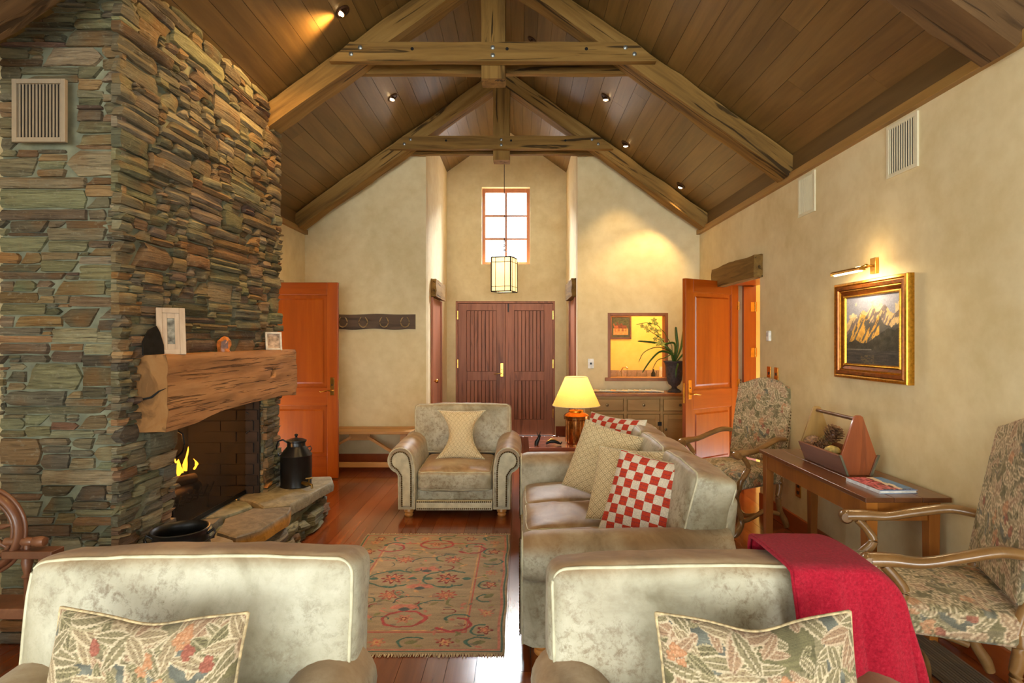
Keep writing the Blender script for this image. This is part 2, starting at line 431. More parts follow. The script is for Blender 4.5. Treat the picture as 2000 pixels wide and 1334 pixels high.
# floor: backing and boards, running away from the camera
FY1 = 9.0
sub = bx('floor', m_floorgap, None, XL-.3, XR+.5, YB, 9.0, -.06, -.022); tag(sub, kind='structure')
x = XL-.02; k = 0
while x < XR+.3:
    wd = random.choice((.098, .118, .118, .135)); y = YB-random.random()*1.5
    cuts = []
    while y < FY1:
        ln = random.uniform(1.9, 3.9); y1 = min(y+ln, FY1); y0 = max(y, YB)
        if FY1-y1 < .5: y1 = FY1
        if y1 > .7:
            mb = MB(); zz = random.uniform(-.0006, .0004)
            mb.box(x, x+wd-.0018, y0, y1-.0015, -.022, zz); mb.build('floorboard', m_floor, sub)
        y = y1 if y1 >= FY1 else y+ln
        if y1 >= FY1: break
    x += wd; k += 1

# ceiling: dark backing and grooved boards on two slopes
cm = MB()
T = .05
def quadslab(mb, x0, x1, y0, y1, off0, off1, ex=0.0):
    nx = SL/math.hypot(SL, 1); nz = 1/math.hypot(SL, 1); sgn = 1 if (x0+x1)/2 > RX else -1
    def P(x, y, o): return (x+sgn*nx*o, y, zc(x)+ex+nz*o)
    mb.hexa([P(x0, y0, off0), P(x1, y0, off0), P(x1, y1, off0), P(x0, y1, off0), P(x0, y0, off1), P(x1, y0, off1), P(x1, y1, off1), P(x0, y1, off1)])
quadslab(cm, RX, XR+.4, YB, YF+.1, .014, .07); quadslab(cm, XL-.4, RX, YB, YF+.1, .014, .07)
EXF = .15
quadslab(cm, RX, .95, YF+.09, 9.1, .014, .07, EXF); quadslab(cm, -1.36, RX, YF+.09, 9.1, .014, .07, EXF)
cm.box(RX-.14, RX+.14, YB, YF+.1, ZR+.012, ZR+.12); cm.box(RX-.14, RX+.14, YF+.09, 9.1, ZR+EXF+.012, ZR+EXF+.12)
ceil = cm.build('ceiling', m_ceilback); tag(ceil, kind='structure')
bwid = .1232
for sgn in (1, -1):
    i = 0
    while i*bwid < 2.36:
        xa = RX+sgn*(i*bwid+.0012); xb = RX+sgn*(min((i+1)*bwid, 2.37)-.0012)
        y = YB-random.random()*2
        while y < YF+.1:
            y1 = y+random.uniform(2.6, 5.2)
            if YF-y1 < .5: y1 = YF+.1
            if y1 > .5:
                mb = MB(); quadslab(mb, min(xa, xb), max(xa, xb), max(y, YB)+.001, min(y1, YF+.1), .0, .013)
                mb.build('ceiling_board', m_ceil, ceil)
            y = y1
        i += 1
    i = 0
    while i*bwid < .93:
        xa = RX+sgn*(i*bwid+.0012); xb = RX+sgn*((i+1)*bwid-.0012)
        mb = MB(); quadslab(mb, min(xa, xb), max(xa, xb), YF+.1, 9.0, .0, .013, EXF)
        mb.build('ceiling_board', m_ceil, ceil); i += 1

def wall(name, mb, mat): return tag(mb.build(name, mat), kind='structure')
# right wall, with the doorway
DY0, DY1, DH = 5.16, 6.28, 2.10
mb = MB(); mb.box(XR, XR+.42, YB, -2.4, 0, EAVE+.1); mb.box(XR, XR+.42, -2.4, 0.0, 0, .45); mb.box(XR, XR+.42, -2.4, 0, 2.6, EAVE+.1)
mb.box(XR, XR+.42, 0, DY0, 0, EAVE+.1); mb.box(XR, XR+.42, DY1, YF+.16, 0, EAVE+.1); mb.box(XR, XR+.42, DY0, DY1, DH, EAVE+.1)
wall('wall_right', mb, m_plaster)
# left wall, with its doorway beyond the chimney
LY0, LY1 = 5.40, 6.28
mb = MB(); mb.box(XL-.3, XL, YB, -2.3, 0, EAVE+.1); mb.box(XL-.3, XL, -2.3, .3, 0, .5); mb.box(XL-.3, XL, -2.3, .3, 2.6, EAVE+.1)
mb.box(XL-.3, XL, .3, LY0, 0, EAVE+.1); mb.box(XL-.3, XL, LY1, YF+.16, 0, EAVE+.1); mb.box(XL-.3, XL, LY0, LY1, 2.14, EAVE+.1)
wall('wall_left', mb, m_plaster)
# far wall in two halves with the opening to the entrance between, the hatch in the right half
OX0, OX1 = -1.116, .689
HX0, HX1, HZ0, HZ1 = 1.049, 1.768, 1.043, 1.817
mb = MB(); mb.prism([(XL-.2, 0), (OX0, 0), (OX0, zc(OX0)+.06), (XL-.2, zc(XL-.2)+.06)], 'y', YF, YF+.16)
mb.prism([(OX1, 0), (HX0, 0), (HX0, zc(HX0)+.06), (OX1, zc(OX1)+.06)], 'y', YF, YF+.16)
mb.prism([(HX1, 0), (XR+.1, 0), (XR+.1, zc(XR+.1)+.06), (HX1, zc(HX1)+.06)], 'y', YF, YF+.16)
mb.box(HX0, HX1, YF, YF+.16, 0, HZ0); mb.prism([(HX0, HZ1), (HX1, HZ1), (HX1, zc(HX1)+.06), (HX0, zc(HX0)+.06)], 'y', YF, YF+.16)
mb.prism([(OX0, zc(OX0)+.02), (RX, ZR+.02), (OX1, zc(OX1)+.02), (OX1, zc(OX1)+EXF+.12), (RX, ZR+EXF+.12), (OX0, zc(OX0)+EXF+.12)], 'y', YF+.10, YF+.16)
wall('wall_far', mb, m_plaster)
# entrance: side walls and end wall with the window above the doors
FX0, FX1 = -1.131, .725
mb = MB(); mb.box(FX0-.15, FX0, YF+.16, 9.2, 0, 4.25); wall('wall_entrance_left', mb, m_plaster_pale)
mb = MB(); mb.box(FX1, FX1+.15, YF+.16, 9.2, 0, 4.25); wall('wall_entrance_right', mb, m_plaster_pale)
WX0, WX1, WZ0, WZ1 = -.589, .159, 2.67, 3.87
EX0, EX1, EZ1 = -.996, .55, 2.097
mb = MB(); zt = lambda x: zc(x)+EXF+.06
mb.prism([(FX0-.2, 0), (EX0, 0), (EX0, zt(EX0)), (FX0-.2, zt(FX0-.2))], 'y', 9.0, 9.24)
mb.prism([(EX1, 0), (FX1+.2, 0), (FX1+.2, zt(FX1+.2)), (EX1, zt(EX1))], 'y', 9.0, 9.24)
mb.prism([(EX0, EZ1), (WX0, EZ1), (WX0, zt(WX0)), (EX0, zt(EX0))], 'y', 9.0, 9.24)
mb.prism([(WX1, EZ1), (EX1, EZ1), (EX1, zt(EX1)), (WX1, zt(WX1))], 'y', 9.0, 9.24)
mb.box(WX0, WX1, 9.0, 9.24, EZ1, WZ0); mb.prism([(WX0, WZ1), (WX1, WZ1), (WX1, zt(WX1)), (RX, zt(RX)), (WX0, zt(WX0))], 'y', 9.0, 9.24)
wall('wall_entrance', mb, m_plaster)
# wall behind the camera, mostly glazing
mb = MB(); mb.box(XL-.3, -2.3, YB-.2, YB, 0, 2.8); mb.box(1.9, XR+.4, YB-.2, YB, 0, 2.8); mb.box(-2.3, 1.9, YB-.2, YB, 0, .3)
mb.prism([(XL-.3, 2.7), (XR+.3, 2.7), (XR+.3, zc(XR+.3)), (RX, ZR+.1), (XL-.3, zc(XL-.3))], 'y', YB-.2, YB)
wall('wall_back', mb, m_plaster)

def trim(name, mat, *a, bevel=.004): return tag(bx(name, mat, None, *a, bevel=bevel), kind='structure')
trim('trim_1', m_trim, XR-.04, XR+.01, YB, YF, 2.745, 2.80)
trim('trim_2', m_trim, XL-.01, XL+.04, 4.9, YF, 2.745, 2.80)
trim('trim_3', m_frieze, XR-.012, XR+.01, YB, YF, 2.80, EAVE+.02, bevel=0)
trim('trim_4', m_frieze, XL-.01, XL+.012, 4.9, YF, 2.80, EAVE+.02, bevel=0)
trim('baseboard_right', m_skirt, XR-.018, XR+.01, YB, DY0-.02, 0, .14)
trim('baseboard_far', m_skirt, XL, OX0, YF-.018, YF+.01, 0, .14)
trim('baseboard_far_right', m_skirt, OX1, XR, YF-.018, YF+.01, 0, .14)
trim('baseboard_entrance_left', m_skirt, FX0-.01, FX0+.018, YF+.16, 9.0, 0, .14)
trim('baseboard_entrance_right', m_skirt, FX1-.018, FX1+.01, YF+.16, 9.0, 0, .14)
trim('baseboard_entrance', m_skirt, EX1+.01, FX1, 8.982, 9.01, 0, .15)
trim('baseboard_entrance_end', m_skirt, FX0, EX0-.01, 8.982, 9.01, 0, .15)

# entrance window: reveal frame, bars and panes
wn = bpy.data.objects.new('window_1', None); C.objects.link(wn); wn.location = (0, 0, 0); wn['kind'] = 'structure'
m_winframe = wood('window_timber', [(.25, (150, 90, 54)), (.5, (176, 112, 72)), (.75, (190, 130, 90))], (14, 14, 1.4), .5, 0)
fy0, fy1 = 9.10, 9.16
fr = MB()
fr.box(WX0, WX0+.05, fy0, fy1, WZ0, WZ1); fr.box(WX1-.05, WX1, fy0, fy1, WZ0, WZ1)
fr.box(WX0+.05, WX1-.05, fy0, fy1, WZ0, WZ0+.05); fr.box(WX0+.05, WX1-.05, fy0, fy1, WZ1-.06, WZ1)
fr.build('window_frame', m_winframe, wn, bevel=.004)
cx = (WX0+WX1)/2
bars = MB(); bars.box(cx-.015, cx+.015, fy0+.01, fy1-.01, WZ0+.05, WZ1-.06); bars.build('glazing_bar', m_winframe, wn)
zs = [WZ0+.05, WZ0+.05+.363, WZ0+.05+.726, WZ1-.06]
for z in zs[1:3]:
    bars = MB(); bars.box(WX0+.05, cx-.011, fy0+.01, fy1-.01, z-.015, z+.015); bars.box(cx+.011, WX1-.05, fy0+.01, fy1-.01, z-.011, z+.011)
    bars.build('glazing_bar', m_winframe, wn)
for i in range(3):
    for xa, xb in ((WX0+.05, cx-.011), (cx+.011, WX1-.05)):
        bx('window_pane', m_glass, wn, xa, xb, 9.126, 9.132, zs[i]+.011*(i > 0), zs[i+1]-.011*(i < 2))

# ------------------------------------------------------------------ roof trusses
def rough_beam(mb, p, q, w, h, seg=22, amp=.008, up=(0, 1, 0), cut0=None, cut1=None):
    """old sawn timber from p to q: w along the cross direction, h along `up`"""
    p = Vector(p); q = Vector(q); d = (q-p); ln = d.length; d.normalize()
    u = Vector(up); a = d.cross(u).normalized(); b = a.cross(d).normalized()
    sec = []
    n = 3
    for i in range(n): sec.append((-1+2*i/n, -1))
    for i in range(n): sec.append((1, -1+2*i/n))
    for i in range(n): sec.append((1-2*i/n, 1))
    for i in range(n): sec.append((-1, 1-2*i/n))
    vs = []; fs = []; m = len(sec)
    off = random.random()*50
    for i in range(seg+1):
        t = i/seg*ln
        for k, (sa, sb) in enumerate(sec):
            tt = t
            if i == 0 and cut0: tt = t+cut0*(sa if abs(cut0) else 0)
            if i == seg and cut1: tt = t+cut1*sa
            c = 1.0 if max(abs(sa), abs(sb)) < 1 or min(abs(sa), abs(sb)) < 1 else .97
            j = noise.noise(Vector((t*3.5+off, sa*1.7, sb*1.7)))*amp*1.6+noise.noise(Vector((t*11+off, sa*3, sb*3+9)))*amp*.5
            pt = p+d*tt+a*(sa*w/2*c+sa*j)+b*(sb*h/2*c+sb*j)
            vs.append(pt)
    for i in range(seg):
        for k in range(m):
            fs.append((i*m+k, i*m+(k+1) % m, (i+1)*m+(k+1) % m, (i+1)*m+k))
    fs.append(tuple(range(m))[::-1]); fs.append(tuple(seg*m+k for k in range(m)))
    mb.add(vs, fs)
def beam_obj(name, mat, parent, p, q, w, h, up=(0, 1, 0), seg=22, amp=.008, cut0=None, cut1=None):
    """beam whose own X axis runs along it so its grain does too; parent at identity rotation"""
    p = Vector(p); q = Vector(q); d = (q-p).normalized(); u = Vector(up); a = d.cross(u).normalized(); b = a.cross(d).normalized()
    mb = MB(); rough_beam(mb, (0, 0, 0), ((q-p).length, 0, 0), w, h, seg, amp, up=(0, 0, 1), cut0=cut0, cut1=cut1)
    # local frame: x=d, cross(x,z)= -y -> a ; z -> b
    o = mb.build(name, mat, parent, smooth=50)
    Mx = Matrix((( d.x, -a.x, b.x), (d.y, -a.y, b.y), (d.z, -a.z, b.z))).to_4x4()
    o.matrix_local = Matrix.Translation(p) @ Mx
    return o
def truss(Y, label, mats=(m_beam, m_beam), dep=.16):
    t = thing('roof_truss', label, 'roof truss', (RX, Y, 2.75), 0, None)
    hw = 2.35; th = .19
    vdep = dep*math.hypot(1, SL)         # vertical depth of the rafter
    for s in (-1, 1):
        x0 = s*(hw-.0); zt0 = EAVE-2.75-.004-vdep/2; x1 = s*.0; zt1 = ZR-2.75-.004-vdep/2
        # rafters run from the wall foot to the ridge, tight under the boards
        p = (s*2.345, .155, zc(RX+s*2.345)-2.75-.012-vdep/2); q = (s*.02, .155, zc(RX+s*.02)-2.75-.012-vdep/2)
        beam_obj('rafter', mats[0], t, p, q, dep, th, up=(0, 1, 0), seg=30, amp=.007)
    zc_ = 3.715-2.75
    for yy, zz, hx in ((.03, zc_, 1.10), (.28, zc_+.02, 1.10)):
        o = MB()
        hx0 = 1.10; hx1 = 1.26; h = .074
        seg = 26; vs = []; fs = []
        off = random.random()*9
        for i in range(seg+1):
            f = -1+2*i/seg
            for (sz, sy) in ((-1, -1), (-1, 1), (1, 1), (1, -1)):
                hxx = hx1 if sz < 0 else hx0
                j = noise.noise(Vector((f*3+off, sz, sy)))*.006
                vs.append((f*hxx+.0, yy+sy*.03, zz+sz*(h+j)))
        for i in range(seg):
            for k in range(4): fs.append((i*4+k, i*4+(k+1) % 4, (i+1)*4+(k+1) % 4, (i+1)*4+k))
        fs.append((3, 2, 1, 0)); fs.append(tuple(seg*4+k for k in range(4)))
        o.add(vs, fs); o.build('collar_tie', mats[0], t, smooth=40)
    beam_obj('king_post', mats[1], t, (0, .155, 3.54-2.75), (0, .155, ZR-2.75-.05), .19, .17, up=(0, 1, 0), seg=14, amp=.004)
    for (bx_, bz) in ((-1.09, -.02), (-1.02, .03), (1.09, -.02), (1.02, .03), (0, .03), (0, -.03)):
        b = MB(); b.lathe([(.0, 0), (.017, 0), (.017, .006), (.009, .012), (.0, .012)], 10, Matrix.Translation((bx_, .002, zc_+bz)) @ Matrix.Rotation(R(90), 4, 'X'))
        b.build('bolt_head', m_steel, t, smooth=40)
    for bx_ in (-.62, .11, .72):
        b = MB(); b.lathe([(.0, 0), (.013, 0), (.013, .004), (.0, .004)], 10, Matrix.Translation((bx_, .0015, zc_+.02)) @ Matrix.Rotation(R(90), 4, 'X'))
        b.build('peg_hole', m_dark, t)
    return t
truss(4.45, 'nearest whole roof truss of old timber across the middle of the room')
truss(6.50, 'smaller-looking far roof truss of old timber in front of the entrance opening')
truss(2.36, 'cropped roof truss at the top corners of the view', mats=(m_beam_dark, m_beam_dark), dep=.205)

# ------------------------------------------------------------------ downlights
def on_ceiling(px, py, ex=0.0):
    d = Vector(((px-VX)/FPX, 1, -(py-VY)/FPX)); o = Vector((0, 0, EYE))
    s = 1 if px > VX-35 else -1
    # z = ZR+ex - SL*s*(x-RX)
    k = (ZR+ex+SL*s*RX-EYE)/(d.z+SL*s*d.x)
    return o+d*k, s
m_ring = plain('bronze_ring', (70, 44, 26), .4, .5)
def downlight(px, py, label, target, power, ang=60, lit=True):
    p, s = on_ceiling(px, py)
    nrm = Vector((-s*SL, 0, -1)).normalized()
    q = nrm.to_track_quat('Z', 'Y').to_matrix().to_4x4()
    t = thing('downlight', label, 'light', p); t.rotation_euler = q.to_euler()
    MB().lathe([(.036, -.002), (.055, -.002), (.055, .006), (.040, .010), (.036, .004)], 20).build('ring', m_ring, t, smooth=40)
    # tilted lamp inside
    tl = (Vector(target)-p).normalized(); ql = (q.to_3x3().inverted() @ tl).to_track_quat('Z', 'Y').to_matrix().to_4x4()
    MB().lathe([(.0, .0), (.024, .0), (.031, .018), (.031, .022), (.026, .022), (.022, .012), (.0, .012)], 16, ql).build('lamp_cup', m_ring, t, smooth=40)
    if lit:
        MB().lathe([(.0, .020), (.019, .019), (.024, .026), (.012, .034), (.0, .036)], 14, ql).build('lit_bulb', m_bulb, t, smooth=60)
        spot('downlight_beam', p+tl*.06, target, power, ang, col=(1, .58, .20) if target[0] < -1.9 else (1, .66, .28))
    return t
downlight(669, 22, 'downlight shining on the stone chimney at the top left', (-1.95, 3.8, 2.5), 100, 110)
downlight(767, 190, 'left downlight between the two whole trusses', (-1.9, 5.6, 1.2), 34, 80)
downlight(1183, 190, 'upper right downlight between the two whole trusses', (.9, 6.3, .9), 40, 80)
downlight(1222, 281, 'middle downlight right of the far truss', (1.2, 6.85, 1.4), 30, 70)
downlight(1330, 362, 'lowest downlight near the foot of the right rafter', (1.3, 6.85, 1.6), 46, 80)
downlight(1040, 79, 'unlit downlight just above the near collar beam', (.2, 5.2, 1), 5, lit=False)

def added_downlight(x, y, *a):  # extra unseen downlights, added to wash the chimney and fill the room
    z = zc(x); return downlight(VX+x*FPX/y, VY-(z-EYE)*FPX/y, *a)
added_downlight(-.75, 2.75, 'added downlight above the left armchair, out of view, warming the chimney side', (-1.95, 3.5, 2.7), 95, 100)
added_downlight(-1.15, 1.6, 'added downlight on the camera side, out of view, washing the chimney front', (-2.1, 2.84, 2.0), 26, 90)
added_downlight(.9, 3.3, 'added fill downlight over the sofa, out of view above the frame', (.3, 3.9, .4), 46, 90)
added_downlight(-.9, 5.4+.0, 'added fill downlight over the far armchair, unseen behind the near truss', (-.6, 5.2, .5), 30, 80)

# ------------------------------------------------------------------ wall grilles
def grille(name, label, mat, loc, rz, w, h, n, d=.012, sw=.26):
    t = thing(name, label, 'vent', loc, rz)      # local: faces -Y, in XZ plane
    f = MB(); b = .022
    f.box(-w/2, -w/2+b, -d, 0, 0, h); f.box(w/2-b, w/2, -d, 0, 0, h); f.box(-w/2+b, w/2-b, -d, 0, 0, b); f.box(-w/2+b, w/2-b, -d, 0, h-b, h)
    f.build('frame', mat, t, bevel=.002)
    bx('backing', m_dark, t, -w/2+b, w/2-b, -.003, .0, b, h-b)
    pitch = (w-2*b)/n
    for i in range(n):
        x = -w/2+b+pitch*(i+.5)
        s = MB(); s.box(-pitch*sw, pitch*sw, -.002, .0015, b, h-b, Matrix.Translation((x, -.008, 0)) @ Matrix.Rotation(R(-10), 4, 'Z')); s.build('slat', mat, t)
    return t
grille('wall_grille', 'cream slatted grille high on the right wall, nearer and larger in view', m_cream_metal, (XR, 3.234, 2.43), R(-90), .262, .30, 11)
grille('wall_grille', 'cream slatted grille high on the right wall, farther and closed looking', m_cream_metal, (XR, 4.31, 2.43), R(-90), .25, .30, 14, sw=.42)

# ================================================================== STONE CHIMNEY
CX, CY0, CY1 = -1.945, 2.836, 4.75
HTOP = .32                                # hearth top
OY0, OY1, OZ1 = 3.27, 4.46, 1.10          # fire opening
chim = thing('stone_chimney', 'stacked grey green schist chimney breast with an open fireplace', 'fireplace', (CX, CY0, 0))
ch0 = Vector((CX, CY0, 0))
def crel(mb):
    mb.v = [tuple(Vector(v)-ch0) for v in mb.v]; return mb
mb = MB(); b_ = -1.975
XF = XL-.06
top = zc(b_)+.3
mb.box(XL-.1, b_, CY0+.03, OY0, 0, top); mb.box(XL, b_, OY1, CY1-.03, 0, top); mb.box(XL, b_, OY0, OY1, OZ1, top)
crel(mb).build('mortar_core', m_mortar, chim)
# firebox lining
mb = MB(); mb.box(XL-.05, XL+.02, OY0-.0, OY1, 0, OZ1); mb.box(XL, b_-.02, OY0, OY0+.03, 0, OZ1); mb.box(XL, b_-.02, OY1-.03, OY1, 0, OZ1)
mb.box(XL, b_-.02, OY0, OY1, OZ1-.03, OZ1+.01); mb.box(XL, b_-.02, OY0, OY1, 0, HTOP-.02)
crel(mb).build('firebox', m_sooty, chim)
for i in range(9):
    for j in range(2):
        z0 = HTOP-.02+i*.083; ww = .25
        x0 = XL+.03+j*ww+(.12 if i % 2 else 0)
        mb = MB(); mb.box(x0, min(x0+ww-.01, b_-.03), OY1-.042, OY1-.028, z0+.005, min(z0+.078, OZ1-.03)); crel(mb).build('brick', m_sooty, chim)

STONE_COL = [((112, 114, 92), 6), ((124, 124, 102), 5), ((92, 96, 80), 3), ((104, 102, 84), 4), ((134, 130, 106), 3), ((118, 106, 82), 3),
             ((126, 106, 76), 1.6), ((138, 106, 66), .5), ((98, 90, 76), 2), ((134, 118, 88), 1.2)]
_cs = [c for c, w_ in STONE_COL]; _ws = [w_ for c, w_ in STONE_COL]
def stone_colour():
    c = random.choices(_cs, _ws)[0]; f = random.uniform(.92, 1.30); c = (c[0]*1.03, c[1]*.965, c[2]*.92)
    return tuple(lin(np.clip(np.array(c)*f+np.random.uniform(-5, 5, 3), 0, 255)))
def stone_mesh(mb, O, U, V, N, w, h, dep, gap=.0015, ledge=.018):
    """one split stone: O corner, U along, V up, N outward"""
    O = Vector(O); U = Vector(U); V = Vector(V); N = Vector(N)
    nx = max(2, min(7, int(w/.06))); nz = 2 if h < .045 else (3 if h < .075 else 4)
    vs = []; idx = {}
    tl = random.uniform(-.12, .12)*min(1, h/.1)
    taper0 = random.uniform(0, 1)**2*h*.9; taper1 = random.uniform(0, 1)**2*h*.9
    led = [random.uniform(0, ledge) for _ in range(nz+1)]
    sl = random.uniform(-.02, .02)
    ph = random.random()*100
    for j in range(nz+1):
        fv = j/nz
        for i in range(nx+1):
            fu = i/nx
            edge = (i in (0, nx)) or (j in (0, nz))
            u = gap+fu*(w-2*gap); v = gap+fv*(h-2*gap)
            # rounded or slanting ends
            if i == 0: u += taper0*abs(fv-.5 if tl > 0 else fv)*1.2
            if i == nx: u -= taper1*abs(fv-.5 if tl < 0 else 1-fv)*1.2
            nn = noise.noise(Vector((fu*w*9+ph, v*9, ph)))
            if j == 0: v += abs(noise.noise(Vector((u*14, ph, 1))))*h*.18
            if j == nz: v -= abs(noise.noise(Vector((u*14, ph, 5))))*h*.18
            d = dep*(1+.22*nn)+led[j]+sl*(fu-.5)
            if edge: d = d*.7-.002
            idx[i, j] = len(vs); vs.append(O+U*u+V*v+N*d)
    fs = []
    for j in range(nz):
        for i in range(nx): fs.append((idx[i, j], idx[i+1, j], idx[i+1, j+1], idx[i, j+1]))
    ring = [(i, 0) for i in range(nx)]+[(nx, j) for j in range(nz)]+[(i, nz) for i in range(nx, 0, -1)]+[(0, j) for j in range(nz, 0, -1)]
    b = len(vs)
    for (i, j) in ring:
        q = vs[idx[i, j]]; dd = (q-O).dot(N); vs.append(q-N*(dd+.012))
    m = len(ring)
    for k in range(m): fs.append((idx[ring[k]], b+k, b+(k+1) % m, idx[ring[(k+1) % m]]))
    if U.cross(V).dot(N) < 0: fs = [f[::-1] for f in fs]
    mb.add(vs, fs, stone_colour()+(1,))
def pack(W, H, hmin=2, hmax=6, cell=.0195, blocked=None, seed=3):
    rnd = random.Random(seed)
    nx = int(W/.02); nz = int(H/cell); g = np.zeros((nz, nx), bool)
    if blocked is not None:
        for j in range(nz):
            for i in range(nx):
                if blocked((i+.5)*.02, (j+.5)*cell): g[j, i] = True
    out = []
    for j in range(nz):
        for i in range(nx):
            if g[j, i]: continue
            hh = rnd.choices((1, 2, 3, 4, 5, 7), (.9, 4, 4, 2.4, 1.2, .5))[0]; ww = int(rnd.choice((4, 6, 8, 10, 12, 14, 17, 20, 24))*(.8+.08*hh))
            k = 0
            while k < ww and i+k < nx and not g[j, i+k]: k += 1
            ww = k
            if i+ww < nx and not g[j, min(i+ww, nx-1)]:
                r = 0
                while i+ww+r < nx and not g[j, i+ww+r] and r < 3: r += 1
                if r < 3: ww += r
            hh = min(hh, nz-j)
            while hh > 1 and g[j:j+hh, i:i+ww].any(): hh -= 1
            hh = max(1, min(hh, int(ww*.02/cell/1.7)))
            g[j:j+hh, i:i+ww] = True
            out.append((i*.02, j*cell, ww*.02, hh*cell))
    return out
stones = []
# side face (faces +X): u runs along Y
UY0, UY1 = CY0-.02, CY1
def blk(u, v):
    y = UY0+u
    if OY0+.02 < y < OY1-.0 and v < OZ1-.0: return True
    if v < HTOP-.06 : return True
    if 2.98 < y < 4.66 and 1.10 < v < 1.36: return True
    return v > zc(CX)+.02
for (u, v, w_, h_) in pack(UY1-UY0, 3.75, blocked=blk, seed=5):
    y = UY0+u; cz = v+h_/2
    Yc = y+w_/2; area_px = (FPX/Yc)*h_*(w_*FPX*1.95/Yc/Yc)
    stones.append((area_px, ((b_-.004, y, v), (0, 1, 0), (0, 0, 1), (1, 0, 0), w_, h_, random.uniform(.014, .05))))
# front face (faces -Y): u runs along +X from the left wall to the corner
def blk2(u, v): return v > zc(XF+u)+.03 or (XF+u < -2.185 and XF+u > -2.465 and 2.445 < v < 2.77)
for (u, v, w_, h_) in pack(b_-XF+.03, 3.75, blocked=blk2, seed=11):
    x = XF+u; px = VX+x*FPX/CY0
    vis = 1 if px+w_*FPX/CY0 > 0 else .1
    if EYE-v < -.0 or True:
        stones.append(((FPX/CY0)**2*w_*h_*vis, ((x, CY0+.035, v), (1, 0, 0), (0, 0, 1), (0, -1, 0), w_, h_, random.uniform(.012, .034))))
# pier reveal beside the screen (faces -Y) and the far end face stays plain
for (u, v, w_, h_) in pack(.16, OZ1-HTOP, seed=17):
    stones.append((10, ((-2.13+u, OY1+.01, HTOP+v), (1, 0, 0), (0, 0, 1), (0, -1, 0), w_, h_, .02)))
stones.sort(key=lambda s: -s[0])
rest = MB()
for k, (a_, args) in enumerate(stones):
    if k < 300:
        mb = MB(); stone_mesh(mb, *args); crel(mb).build('stone', m_stone, chim, smooth=32)
    else: stone_mesh(rest, *args)
crel(rest); o = rest.build('small_stones', m_stone, chim, smooth=32); o['kind'] = 'stuff'
print('stones', len(stones))
grille('chimney_grille', 'taupe slatted grille set into the stone chimney, top left', m_taupe_metal, (-2.326, CY0-.022, 2.455), 0, .258, .305, 13, d=.02)

# hearth: rubble front and big flagstones on top
HX = -1.66; HY0, HY1 = 2.52, 4.92
hearth = thing('stone_hearth', 'raised rough stone hearth slab platform in front of the fire', 'hearth', (HX, HY0, 0)); hh0 = Vector((HX, HY0, 0))
def hrel(mb): mb.v = [tuple(Vector(v)-hh0) for v in mb.v]; return mb
mb = MB(); mb.box(b_+.0, HX-.0, HY0+.03, HY1-.04, 0, HTOP-.045); hrel(mb).build('hearth_core', m_mortar, hearth)
for (u, v, w_, h_) in pack(HY1-HY0, HTOP-.07, seed=23):
    w_ = w_
    mb = MB(); stone_mesh(mb, (HX-.03, HY0+u, v), (0, 1, 0), (0, 0, 1), (1, 0, 0), w_, h_, random.uniform(.02, .06)+.05*(v < .1)); hrel(mb).build('stone', m_stone, hearth, smooth=32)
for (u, v, w_, h_) in pack(.36, HTOP-.07, seed=29):
    mb = MB(); stone_mesh(mb, (-2.0+u, HY1-.05, v), (1, 0, 0), (0, 0, 1), (0, 1, 0), w_, h_, .03); hrel(mb).build('stone', m_stone, hearth, smooth=32)
slabs = [
    ([(-2.12, 4.98), (-1.62, 4.99), (-1.54, 4.80), (-1.585, 4.45), (-1.63, 4.12), (-1.80, 4.06), (-1.95, 4.22), (-2.12, 4.30)], (138, 134, 116), .075),
    ([(-2.12, 4.27), (-1.97, 4.19), (-1.88, 4.08), (-1.97, 3.86), (-2.12, 3.80)], (132, 136, 120), .05),
    ([(-1.86, 4.05), (-1.79, 4.03), (-1.61, 4.08), (-1.575, 3.93), (-1.60, 3.58), (-1.69, 3.44), (-1.86, 3.55), (-1.94, 3.80)], (122, 114, 100), .085),
    ([(-2.12, 3.77), (-1.97, 3.83), (-1.955, 3.70), (-2.03, 3.58), (-2.12, 3.56)], (116, 112, 98), .05),
    ([(-2.12, 3.54), (-2.02, 3.55), (-1.95, 3.68), (-1.88, 3.52), (-1.93, 3.38), (-2.12, 3.36)], (126, 128, 110), .05),
    ([(-2.0, 3.34), (-1.91, 3.36), (-1.85, 3.50), (-1.69, 3.41), (-1.60, 3.30), (-1.59, 2.95), (-1.75, 2.86), (-1.95, 2.90)], (136, 122, 98), .07),
    ([(-1.95, 2.80), (-1.75, 2.83), (-1.60, 2.92), (-1.57, 2.66), (-1.62, 2.5), (-1.95, 2.5)], (120, 118, 102), .06)]
